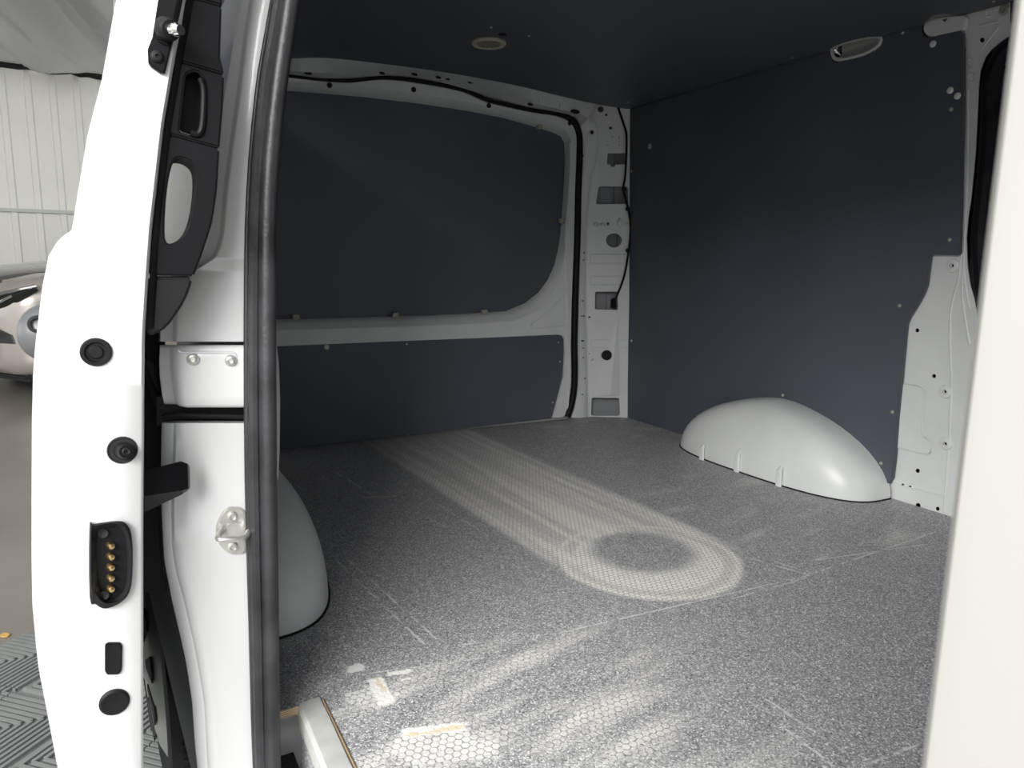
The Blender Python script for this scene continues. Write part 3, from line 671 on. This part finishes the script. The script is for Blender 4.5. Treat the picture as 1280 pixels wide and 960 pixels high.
for pxs in ([(1209, 76), (1213, 72.5), (1216, 74), (1216, 84), (1211, 84.5), (1208.5, 80)], [(1209, 94), (1213, 91), (1217, 92), (1217, 101), (1212, 102), (1208.5, 99)], [(1224, 16), (1250, 11), (1248, 27), (1224, 32)], [(1233, 14), (1233, 21), (1239, 20)], [(1250, 32), (1240, 44), (1228, 60), (1225, 72), (1225, 86)]):
    obj('pressed_bead', tube([W(p, SK) for p in pxs], .0025, 6), 'inwhite', wall_right)
rib = rnd([(1162, 25), (1186, 21), (1196, 20), (1207, 20), (1204, 37), (1163, 46), (1155, 41), (1154, 33)], 5)
brk = obj('roof_bracket', plate([W(p, -.002) for p in rib], WN * .016, [[W(p, -.002) for p in [(1177, 24.5), (1184, 22.5), (1184.5, 25), (1180, 27.5)]]], bevel=.002), 'inwhite', wall_right, smooth=False, label='pale steel bracket under the ceiling')
obj('bracket_hole', lathe(W((1255.5, 12), SK - .002), -WN, [(.013, 0), (.012, .002), (.007, .003), (.006, 0), (0, 0)], 14), 'bolt', wall_right)
op = cr2([(1300, 40), (1268, 50), (1256, 56), (1245, 66), (1236, 82), (1230, 100), (1228, 120), (1228, 150), (1225, 200), (1220, 250), (1216, 290), (1216, 330), (1222, 380), (1232, 420)], 4)
obj('side_door_seal', tube([W((p[0] + 9, p[1]), SK + .006) for p in op], .020, 10), 'rubber', wall_right, label='black rubber seal of the far side door')
obj('side_door', plate([V(2.02, -.25, -.05), V(2.02, 1.12, -.05), V(1.99, 1.12, 1.35), V(1.99, -.25, 1.35)], (.015, 0, 0)), 'lining', wall_right, smooth=False, label='dark inner face of the far side door')

base = []
def arch(cx, sgn, cy=1.65, a=.400, b=.234, c=.200):
    rows = []
    for j in range(15):
        ph = (PI / 2) * j / 14; row = []
        for i in range(41):
            th = PI * i / 40; ct, st_ = math.cos(th), math.sin(th)
            ky = math.cos(ph) ** 1.25; kx = math.cos(ph) ** .62
            dx = c * abs(st_) ** (2 / 3.6) * kx; dy = a * math.copysign(abs(ct) ** (2 / 2.7), ct) * ky
            row.append(V(cx - sgn * dx, cy - dy, b * math.sin(ph) ** .97 if j else -.002))
        rows.append(row)
    bm = loft(rows); bmesh.ops.remove_doubles(bm, verts=bm.verts, dist=.0004)
    base.clear(); base.extend([V(p.x - sgn * .001, p.y, .001) for p in rows[0]])
    return bm
ar = obj('wheel_arch', arch(1.975, 1), 'inwhite', wall_right, angle=70, label='rounded white wheel arch on the floor')
bm = bmesh.new()
for px_, h_ in [((874, 575), .052), ((918, 590), .07), ((971, 608), .062)]:
    p = Z(px_); x0 = 1.776
    for (dy) in (0,):
        pts = [V(x0 - .004, p.y, .0), V(x0 - .005, p.y, h_ * .8), V(x0 + .004, p.y, h_)]
        tube(pts, [.012, .011, .006], 8, bm=bm, flat=.5, up=(1, 0, 0))
obj('arch_rib', bm, 'inwhite', ar)
obj('arch_joint', tube(base, .003, 6), 'black', ar, label='black joint at the arch foot')

# interior lamp in the angle of wall and ceiling
lc = W((1070, 60), .004)
lamp = thing('interior_lamp', lc, 'clear oblong lamp with chrome reflector set between ceiling and side wall', 'lamp')
lpx = [(1037.5, 62), (1039, 71), (1044, 76), (1057, 75), (1077, 70), (1092, 62.5), (1100, 55.5), (1101.5, 48.5), (1099, 45.5), (1080, 47), (1058, 52), (1042, 58)]
lin = [(1041.5, 61.5), (1043, 69), (1047, 72), (1058, 71.5), (1076, 67), (1090, 60.5), (1097, 54.5), (1099, 49), (1096, 47.3), (1080, 49.5), (1059, 54.5), (1045, 59.5)]
rimo = [W(p, -.004) for p in cr2(lpx, 3, True)]; rimi = [W(p, -.004) for p in cr2(lin, 3, True)]
obj('rim', plate(rimo, WN * .014, [rimi], bevel=.001), 'inwhite', lamp, label='pale lamp rim')
rows = []
cen_ = sum(rimi, V(0, 0, 0)) / len(rimi)
for s_, dpt in ((1.0, .004), (.93, .016), (.8, .028), (.55, .036), (.2, .038), (.02, .038)):
    rows.append([cen_ + (p - cen_) * s_ + WN * (dpt + (.005 * math.sin((p.y - cen_.y) * 230) if s_ < .95 else 0)) for p in rimi + [rimi[0]]])
obj('reflector', loft(rows), 'chrome', lamp, angle=80)
gm = bpy.data.materials.new('clear_lens'); gm.use_nodes = True; gb = gm.node_tree.nodes['Principled BSDF']
gb.inputs['Transmission Weight'].default_value = 1; gb.inputs['Roughness'].default_value = 0; gb.inputs['IOR'].default_value = 1.12; M['lens'] = gm
obj('lens', plate([cen_ + (p - cen_) * .99 for p in rimi], WN * .003), 'lens', lamp, smooth=False)

# ================================================================ near body side round the doorway
def it(tab, y):
    tab = sorted(tab)
    if y <= tab[0][0]: (a, b), (c, d) = tab[0], tab[1]
    elif y >= tab[-1][0]: (a, b), (c, d) = tab[-2], tab[-1]
    else:
        for (a, b), (c, d) in zip(tab[:-1], tab[1:]):
            if a <= y <= c: break
    return b + (d - b) * (y - a) / (c - a)
JY = 1.0
LL = [(527, 202), (600, 201), (640, 202), (700, 205), (754, 215.6), (800, 226.5), (830, 233), (876, 240), (930, 243.5), (960, 246.7), (1050, 256)]
LC = [(527, 217), (560, 216), (600, 214.5), (640, 213.5), (690, 215), (720, 221), (754, 230.5), (814, 244), (850, 250.5), (879, 255), (938, 258), (1050, 266)]
rows = []
for y in [526, 529, 540] + list(range(555, 1060, 18)):
    l, c = it(LL, y), it(LC, y); dn = .020 * math.exp(-((y - 605) / 42) ** 2); lip = .02 if y < 527 else 0
    rows.append([Y((l, y), JY + .045), Y((l + .5, y), JY + .022 + lip), Y((c - 2, y), JY + .012 + lip), Y((c, y), JY + .012 + lip), Y((c + 4, y), JY + .003 + lip), Y((c + 14, y), JY + dn * .8 + lip), Y((c + 24, y), JY + dn + lip), Y((c + 40, y), JY + dn * .35 + lip), Y((c + 60, y), JY + lip), Y((335, y), JY + lip)])
wall_left = obj('wall_left', loft(rows), 'white', kind='structure', label='white near body side with door jamb beside the open doorway', cat='wall', angle=60)
UL = [(-120, 334), (-20, 307), (0, 303), (42, 293), (83, 287), (117, 281), (180, 270), (240, 260), (299, 246), (322, 238), (345, 226), (380, 212), (405, 200), (428, 200)]
UG = [(-120, 344), (-20, 318), (0, 313), (42, 306), (83, 301), (117, 297), (180, 288), (240, 280), (290, 276), (308, 272), (322, 265), (331, 250), (340, 236), (360, 224), (390, 218), (428, 217)]
UR = [(-120, 375), (0, 352), (83, 340), (180, 330), (240, 326), (322, 324), (428, 324)]
rows = []
for y in list(range(-120, 290, 14)) + list(range(290, 345, 5)) + list(range(350, 428, 12)) + [427]:
    l, g, r = it(UL, y), it(UG, y), it(UR, y)
    rows.append([Y((l, y), JY + .05), Y((l + .5, y), JY + .022), Y((g - 2.5, y), JY + .018), Y((g, y), JY + .014), Y((g + 3, y), JY + .003), Y((g + 6, y), JY), Y((r, y), JY)])
rows.append([p + V(0, .03, 0) for p in rows[-1]])
obj('upper_jamb', loft(rows), 'white', wall_left, angle=60)
rows = []
for y, dy in ((431, .03), (432, .004), (436, 0), (450, 0), (470, 0), (495, 0), (506, .001), (509, .004), (509.5, .03)):
    l = it([(428, 200), (460, 198.3), (495, 202.5), (509, 205)], y); g = it([(428, 214), (460, 212.5), (495, 217.5), (509, 219.5)], y); r = 325
    cur = 4 * (y > 505)
    rows.append([Y((l, y - cur), 1.05), Y((l + .5, y - cur), 1.018 + dy), Y((g - 2, y - cur), 1.014 + dy), Y((g + 1, y - cur), 1.010 + dy), Y((g + 5, y - cur * .4), .996 + dy), Y((g + 14, y), .990 + dy), Y((r, y), .988 + dy)])
mid_plate = obj('jamb_plate', loft(rows), 'white', wall_left, angle=60)
obj('plate_bead', tube([Y(p, .9895) for p in cr2([(223, 437), (226, 440), (240, 440.5), (285, 440.5), (293, 442), (295, 446)], 3)], .0022, 6), 'white', mid_plate)
for p in [(241, 449), (288.3, 450.5)]:
    obj('bolt', lathe(Y(p, .989), (-.15, -1, 0), [(.0075, -.002), (.0075, .002), (.0058, .005), (.0034, .006), (.0028, .0025), (0, .0025)], 16), 'steel', mid_plate, label='bright steel bolt')
obj('rail_channel', plate([Y(p, 1.03) for p in [(196, 496), (326, 496), (326, 532), (196, 532)]], (0, .01, 0)), 'dgrey', wall_left, smooth=False, label='dark roller rail slot')
obj('channel_lip', tube([Y((204, 521), 1.02), Y((225, 519), 1.012), Y((326, 521), 1.012)], .006, 8, flat=.6), 'dgrey', wall_left)
obj('gap_dark_sheet', plate([Y(p, 1.08) for p in [(168, 405), (206, 405), (208, 512), (207, 640), (212, 740), (168, 740)]], (0, .01, 0)), 'black', wall_left, smooth=False, label='black sheet for the dark gap behind the jamb')  # flat black sheet put where the gap lies in shade
obj('rail_arm', tube([Y((176, 452), 1.06), Y((184, 472), 1.055), Y((203, 522), 1.04)], .0045, 8), 'dgrey', wall_left)
obj('rail_block', plate([Y(p, 1.06) for p in [(178, 448), (192, 452), (203, 512), (200, 524), (178, 470)]], (0, .012, 0), bevel=.003), 'plastic', wall_left)
rows = []
SL = [(600, 168), (640, 170), (713, 179.5), (776, 195), (857, 214), (960, 238.6), (1050, 255.5)]
for y in range(600, 1050, 20):
    l = it(LL, y); s_ = it(SL, y)
    rows.append([Y((s_ + 1.2, y), 1.30), Y((s_, y), 1.27), Y((s_ + (l - s_) * .5, y), 1.15), Y((l + 1.5, y), 1.036)])
obj('sill_trim', loft(rows), 'tgrey', wall_left, angle=80, label='dark grey trim behind the lower jamb')
rows = []
for y in list(range(-190, 300, 25)) + list(range(300, 440, 16)):
    p = Y((it(UL, y), y), JY + .05); rows.append([p, p + V(-.002, .1, 0), p + V(-.006, .5, 0), p + V(-.006, 1.6, 0)])
obj('quarter_panel', loft(rows), 'quarter', wall_left)
lowp = [V(.045, 1.30, .50), V(.045, 2.68, .50), V(.045, 2.68, -.28), V(.045, 2.05, -.28)] + [V(.045, 1.66 + .37 * math.cos(a), -.19 + .37 * math.sin(a)) for a in [math.radians(d_) for d_ in range(-12, 166, 12)]] + [V(.045, 1.30, -.03)]
obj('lower_side', plate(lowp, (.01, 0, 0)), 'quarter', wall_left, smooth=False)
obj('inner_lining', plate([V(.160, 1.07, .0), V(.160, 2.55, .0), V(.19, 2.55, 1.31), V(.205, 1.07, 1.31)], (.004, 0, 0)), 'lining', wall_left, smooth=False)
obj('door_header', plate([V(.20, -.25, 1.2), V(.20, 1.0, 1.17), V(.215, 1.0, 1.40), V(.215, -.25, 1.40)], (.03, 0, 0)), 'white', wall_left, smooth=False)
# doorway seal
SLp = [(-150, 378), (-60, 352), (0, 340), (50, 331), (100, 322), (150, 316.5), (200, 312), (250, 309), (300, 307), (400, 306), (500, 306), (600, 307), (700, 309.5), (800, 312.5), (900, 315), (960, 317.5), (1060, 323)]
SRp = [(-150, 410), (-60, 384), (0, 371), (50, 364.5), (100, 357.5), (150, 351.5), (200, 347), (250, 344.5), (300, 343.5), (400, 343.5), (500, 344.5), (600, 345.3), (700, 346.5), (800, 347.5), (900, 348.5), (960, 349), (1060, 352)]
ys = list(range(-150, 1060, 22))
def sc(t, yy): return [Y((it(SLp, y) * (1 - t) + it(SRp, y) * t, y), yy) for y in ys]
seal = obj('door_seal', tube(sc(.74, .974), .0115, 12), 'seal', wall_left, label='black rubber seal along the doorway')
obj('seal_bead', tube(sc(.30, .980), .0088, 10), 'seal', seal); obj('seal_lip', tube(sc(.07, .985), .0042, 8), 'seal', seal)
obj('seal_base', loft([sc(.02, .988), sc(.5, .983), sc(1.0, .990)]), 'rubber', seal)
rows = []
for y, a, b in ((426, 343.5, 344.2), (436, 343.5, 346.5), (455, 343.5, 348.6), (500, 344, 350.2), (560, 344, 349.6), (600, 344.5, 348)): rows.append([Y((a, y), 1.0), Y((b - .8, y), 1.03), Y((b, y), 1.06)])
obj('inner_flange', loft(rows), 'inwhite', wall_left)
la = obj('wheel_arch', arch(.165, -1), 'inwhite', wall_left, angle=70, label='smooth white wheel arch just inside the doorway')
obj('arch_joint', tube(base, .003, 6), 'black', la, label='black joint at the arch foot')
obj('well_end', plate([V(.11, 1.13, -.2), V(.24, 1.13, -.2), V(.24, 1.13, -.014), V(.11, 1.13, -.014)], (0, .01, 0)), 'inwhite', wall_left, smooth=False)
obj('sill_panel', plate([V(.09, -.25, -.13), V(.155, -.25, -.13), V(.155, 1.08, -.13), V(.09, 1.08, -.13)], (0, 0, -.03), bevel=.004), 'white', wall_left)

# striker
st = thing('door_striker', Y((290, 664), .998), 'zinc plated door striker bolted to the white lower jamb', 'striker')
so = rnd([(286, 634.5), (300, 634.5), (312, 646), (313, 680), (304, 692.5), (290, 693.5), (279.5, 688), (270.5, 674), (270.5, 657), (277.5, 642)], 4)
obj('base_plate', plate([Y(p, .994) for p in so], (0, .006, 0), bevel=.0012), 'steel', st)
for p in [(290.5, 645.5), (291, 683.5)]:
    obj('screw', lathe(Y(p, .994), (0, -1, 0), [(.0068, 0), (.0064, .003), (.0042, .0036), (.0036, .001), (0, .001)], 16), 'steel', st)
obj('loop', tube(cr([Y((279, 662), .992), Y((274, 668), .978), Y((273, 673.5), .968), Y((283, 674), .965), Y((300, 673.5), .966), Y((309, 668), .975), Y((312, 660), .992)], 4), .0040, 10), 'steel', st)
obj('boss', plate([Y(p, .9915) for p in rnd([(283, 655), (299, 652), (308, 660), (304, 673), (284, 672)], 4)], (0, .003, 0), bevel=.001), 'steel', st)

# right edge of the doorway, close to the lens
pil = [V(.2345, .118, 0), V(.2355, .126, 0), V(.240, .130, 0), V(.27, .130, 0), V(.30, .10, 0), V(.30, -.25, 0), V(.245, -.25, 0), V(.2345, -.10, 0)]
trim_2 = obj('trim_2', loft([[p + V(0, 0, z) for p in pil] for z in (-.2, .3, .8, 1.38)], closed=True, caps=True), 'pillar', kind='structure', label='pale blurred doorway pillar closest to the lens', cat='pillar')
wall_front = obj('wall_front', box((1.35, -.29, -.05), (2.04, -.26, .42), box((.25, -.29, -.05), (1.35, -.26, 1.40))), 'lining', smooth=False, kind='structure', label='unseen dark bulkhead between cargo bay and cab, cut low on the far side for light', cat='wall')  # out-of-view bulkhead, cut low so light reaches the near wheel arch

# ================================================================ rear wheel seen in the gap
WC = V(.036, 1.66, -LF + .31)
wheel = thing('rear_wheel', WC, 'rear wheel with grey slotted hubcap in the gap behind the door', 'wheel')
ax = Vector((-1, -.045, 0)).normalized()
prof = [(.20, -.02), (.215, .004), (.25, .014), (.285, .010), (.303, -.008), (.31, -.03), (.31, -.17), (.30, -.19), (.2, -.19), (.2, -.02)]
obj('tyre', lathe(WC, ax, prof, 64), 'rubber', wheel)
bm = bmesh.new(); tv = Vector((0, 0, 1)); tu = ax.cross(tv)
for k in range(90):
    a = 2 * PI * k / 90; d_ = tv * math.cos(a) + tu * math.sin(a)
    tube([WC + d_ * .306 - ax * .006, WC + d_ * .3135 - ax * .03, WC + d_ * .3135 - ax * .09], .004, 4, bm=bm)
obj('tread_blocks', bm, 'rubber', wheel, smooth=False, kind='stuff')
hub = obj('hubcap', lathe(WC, ax, [(0, .040), (.03, .040), (.05, .032), (.10, .030), (.16, .026), (.19, .016), (.212, .006), (.216, -.004)], 48), 'hub', wheel)
for k in range(10):
    a = 2 * PI * k / 10; d_ = tv * math.cos(a) + tu * math.sin(a); e_ = ax.cross(d_)
    pts = [WC + d_ * r_ + e_ * s_ + ax * (.0295 - .0 * r_ + (.001 if r_ < .13 else -.0035)) for r_, s_ in ((.085, -.008), (.165, -.026), (.172, 0), (.165, .026), (.085, .008))]
    obj('slot', plate(pts, ax * .003), 'black', hub, smooth=False)

# ================================================================ sliding door
DY = .9
DL = [(-260, 200), (-20, 149), (0, 145), (101, 127), (166, 110), (255, 95), (276, 92), (290, 89), (298, 74), (320, 61), (359, 53), (433, 44), (466, 41.5), (525, 40), (617, 39.5), (700, 39.5), (755, 40.5), (806, 45), (834, 48), (896, 60), (960, 72), (1060, 96), (1150, 120)]
DC = [(-260, 232), (-20, 182), (0, 178), (110, 157), (193, 145), (276, 130.6), (338, 125), (368, 119), (400, 109), (448, 92), (480, 83), (514, 81), (566, 84.5), (652, 81.5), (759, 81), (790, 82.5), (827, 89), (896, 100), (960, 107), (1060, 124), (1150, 140)]
DR = [(-260, 285), (-20, 236), (0, 232), (38, 226), (68, 219.7), (154, 205), (285, 190), (344, 185.6), (418, 181), (480, 180.3), (525, 180), (652, 179), (810, 179), (960, 179), (1150, 181)]
door = thing('sliding_door', Y((110, 960), DY), 'white sliding door, open, edge on, with black inner grip trim', 'door')
rows = []
for y in list(range(-260, 280, 18)) + list(range(280, 380, 8)) + list(range(380, 1150, 15)):
    l, c, r = it(DL, y), it(DC, y), it(DR, y)
    pl, pr = Y((l, y), .945), Y((r, y), DY + .004)
    rows.append([V(pl.x - .004, 1.9, pl.z), V(pl.x - .004, 1.1, pl.z), pl, Y((l + (c - l) * .25, y), .925), Y((l + (c - l) * .6, y), .914), Y((c - 4, y), .910), Y((c + 3, y), .903), Y((c + 9, y), DY), Y((r - 4, y), DY), pr, V(pr.x - .002, 1.0, pr.z), V(pr.x - .022, 1.12, pr.z), V(pr.x - .022, 1.9, pr.z)])
shell = obj('door_shell', loft(rows, closed=True, caps=True), 'white', door, angle=50)
def dplug(p, rx, ry, prof, name='plug', m='rubber', label=None):
    c = Y(p, DY); k = DY / F_PX * 1.08
    return obj(name, lathe(c, (0, -1, 0), [(r * rx * k, h) for r, h in prof], 24, sx=1.), m, door, label=label)
PL = [(1, -.002), (1, .002), (.9, .004), (.72, .004), (.62, .0015), (.5, .0015), (.4, .003), (0, .003)]
dplug((120, 440), 14.5, 13, PL, label='round black rubber plug')
dplug((143, 877), 15, 13.5, [(1, -.002), (1, .002), (.85, .004), (.4, .003), (0, .002)], label='round black rubber plug low on the edge')
ho = dplug((153, 562.5), 14.5, 13.5, [(1, -.003), (1, .001), (.92, .0016), (.86, .0008), (0, .0008)], 'guide_socket', 'black')
cb = Y((153, 563), DY); tip = Y((158, 564.5), DY - .018)
b_ = obj('guide_pin', tube([cb, cb.lerp(tip, .6), tip], [.0095, .0085, .0075], 14), 'plastic', ho); obj('pin_tip', lathe(tip, tip - cb, [(.0045, .0), (.0035, .001), (0, -.001)], 12), 'dgrey', ho)
k_ = rnd([(131, 807), (135, 804.5), (150.5, 804.5), (153, 808), (152.5, 838), (149, 844), (134, 844.5), (131, 840)], 3)
obj('plug', plate([Y(p, DY - .004) for p in k_], (0, .006, 0), bevel=.0015), 'rubber', door, label='rectangular black rubber plug')
# contact block
co = cr2([(111.5, 660), (116, 655.5), (132, 652.5), (150, 651.3), (158, 655), (163.5, 665), (166, 687), (165.3, 722), (161.5, 741), (152, 752.5), (138, 759.5), (128, 760.5), (119.5, 755), (112, 747)], 3, True)
ci = cr2([(121, 674), (126, 664), (136, 660), (149, 659.5), (156.5, 670), (158.5, 690), (158, 722), (154, 738), (146, 747), (136, 751), (127, 747), (121.5, 735)], 3, True)
ci = resample(ci + [ci[0]], len(co) + 1)[:-1]
# start both loops at the same corner
i0 = min(range(len(ci)), key=lambda i: math.dist(ci[i], (121, 674))); ci = ci[i0:] + ci[:i0]
cbm = loft([[Y(p, DY + .002) for p in co + co[:1]], [Y(p, DY - .009) for p in co + co[:1]], [Y((a[0] * .75 + b[0] * .25, a[1] * .75 + b[1] * .25), DY - .012) for a, b in zip(co + co[:1], ci + ci[:1])], [Y(p, DY - .002) for p in ci + ci[:1]]])
cbo = obj('contact_block', cbm, 'dgrey', door, angle=50, label='black plastic contact block')
obj('contact_back', plate([Y(p, DY - .0025) for p in ci], (0, .003, 0)), 'plastic', cbo, smooth=False)
for y in (681, 694.5, 707.8, 721.2, 734.5):
    obj('contact_pin', lathe(Y((136.8, y), DY - .003), (.35, -1, 0), [(.0042, 0), (.0042, .005), (.003, .008), (0, .009)], 12), 'brass', cbo, label='brass contact pin')
for p in [(129, 666.5), (130, 744)]: obj('screw_hole', lathe(Y(p, DY - .006), (0, -1, 0), [(.005, 0), (.005, .002), (.003, .001), (0, .0)], 12), 'black', cbo)
# latch guide with chrome pin
lo_ = [(204, -30), (197.5, 0), (190.5, 46), (184.5, 61), (185.5, 78), (189, 83), (203, 92.5), (207, 90), (213.5, 63), (217.5, 48), (225, 18), (231, -12), (233, -30)]
lb = obj('latch_plate', plate([Y(p, DY - .007) for p in lo_], (0, .009, 0), bevel=.002), 'plastic', door, label='black latch guide plate')
obj('latch_rib', plate([Y(p, DY - .012) for p in [(203, -10), (196, 50), (212, 57), (220, 20), (226, -10)]], (0, .008, 0), bevel=.002), 'plastic', lb)
c1, c2, c3 = Y((207, 36), DY - .012), Y((214, 37), DY - .024), Y((226, 37.5), DY - .036)
obj('pin_boss', tube([c1, c1.lerp(c2, .6), c2], [.012, .012, .0095], 16), 'rubber', lb)
obj('pin', tube([c1.lerp(c2, .8), c2.lerp(c3, .55), c2.lerp(c3, .6), c3], [.0068, .0066, .0058, .0052], 16), 'chrome', lb, label='chrome latch pin')
screw(Y((196.5, 71), DY - .007), (0, -1, 0), .0065, lb, m='dgrey')
# stop arm
AR = [(172, 590), (181, 588), (228, 576), (235, 579.5), (237, 595), (236.5, 611), (230, 617.5), (181, 640), (172, 641)]
sb = loft([[Y((172, 590), .93), Y((172, 621), .922), Y((172, 643), .95), Y((172, 643), .99)], [Y((181, 588), .93), Y((181, 620.5), .922), Y((181, 640), .95), Y((181, 640), .99)], [Y((226, 576.5), .955), Y((228, 613), .945), Y((228, 618), .962), Y((228, 618), .99)], [Y((234.5, 579.5), .96), Y((235.5, 610.5), .953), Y((234.5, 613), .966), Y((234.5, 613), .99)], [Y((237, 583), .975), Y((237.5, 608), .975), Y((237, 611), .98), Y((237, 611), .99)]])
obj('stop_arm', sb, 'plastic', door, angle=15, label='black rubber stop arm')
# inner grip trim
TR = [(-120, 300), (-60, 287), (0, 277.6), (7, 277.6), (53, 276), (72, 275.5), (92, 280.6), (133, 279), (184, 274.8), (237, 271.7), (270, 267), (285, 264), (293, 261), (320, 252), (345, 242.5), (350, 240.5), (371, 234.5), (394, 220), (412, 205), (419.6, 190)]
def tpoly(s0, s1):
    l = [(it(DR, y) + 1.0, y) for y in [s0[0] + (s1[0] - s0[0]) * k / 8 for k in range(9)]]
    r = [(it(TR, y), y) for y in [s1[1] + (s0[1] - s1[1]) * k / 12 for k in range(13)]]
    return l + r
def trim_piece(name, s0, s1, holes=(), y0=.912, dp=.055, label=None, par=None):
    po = tpoly(s0, s1)
    return obj(name, plate([Y(p, y0) for p in po], (0, dp, 0), [[Y(p, y0) for p in h] for h in holes], bevel=.0022), 'plastic', par or grip, label=label, angle=40)
grip = obj('grip_trim', plate([Y(p, .912) for p in tpoly((-110, -110), (-5, 7.2))], (0, .055, 0), bevel=.0022), 'plastic', door, label='black inner grip trim')
trim_piece('trim_section', (-3.5, 8.2), (75, 92.8))
pock = rnd([(232, 93), (243, 88), (251, 93), (256.5, 104), (257, 152), (254, 169), (247, 171.5), (224, 164)], 5)
trim_piece('trim_section', (76, 94.2), (166, 185), [pock])
pin_ = [((p[0] - 242) * .96 + 240.5, (p[1] - 130) * .96 + 130) for p in pock]
pb = loft([[Y(p, .914) for p in pock + pock[:1]], [Y(p, .945) for p in pin_ + pin_[:1]]]); plate([Y(p, .945) for p in pin_], (0, .002, 0), bm=pb)
obj('pocket', pb, 'plastic', grip, angle=40)
obj('pocket_ridge', tube([Y(p, .912) for p in cr2([(250.5, 98), (254.5, 112), (254, 140), (252, 160), (247, 168), (238, 166)], 4)], .0035, 8), 'plastic', grip)
loop = cr2([(219.5, 199), (227, 198), (235, 200.5), (243, 208), (246, 222), (244.5, 250), (238.5, 280), (229, 297), (214.5, 304.5), (207.5, 301), (206, 285), (208, 248), (213, 214)], 3, True)
trim_piece('grip_handle', (167.2, 186.2), (344.5, 345.5), [loop])
cap = [(it(DR, y) + 1, y) for y in (346.5, 370, 395, 417)] + [(190, 419.5), (205, 412), (213, 404), (220, 394), (228, 382), (234.5, 369), (238.5, 358), (240.5, 349), (238, 346.8)]
obj('end_cap', plate([Y(p, .914) for p in cap], (0, .06, 0), bevel=.003), 'dgrey', grip, label='dark grey end cap of the grip')
obj('trim_side', loft([[Y((it(DR, y) + 1.5, y), .908) for y in range(-100, 415, 15)], [Y((it(DR, y) + 9, y), .9105) for y in range(-100, 415, 15)], [Y((it(DR, y) + 11, y), .914) for y in range(-100, 415, 15)]]), 'rubber', grip, angle=80)
# outside handle
hc = Y((58, 416), 1.0)
hb = obj('outer_handle', lathe(hc, (0, 1, 0), [(0, -.045), (.012, -.044), (.024, -.036), (.031, -.02), (.033, .0), (.031, .1), (.02, .13), (0, .135)], 24, sx=.88), 'ghandle', door, label='grey outside handle')
obj('handle_recess', tube(cr([hc + V(-.012, -.041, .016), hc + V(-.006, -.040, .021), hc + V(.010, -.038, .021), hc + V(.014, -.041, .010), hc + V(.002, -.046, .006), hc + V(-.010, -.046, .008)], 4, True), .0022, 6, closed=True), 'dgrey', hb)
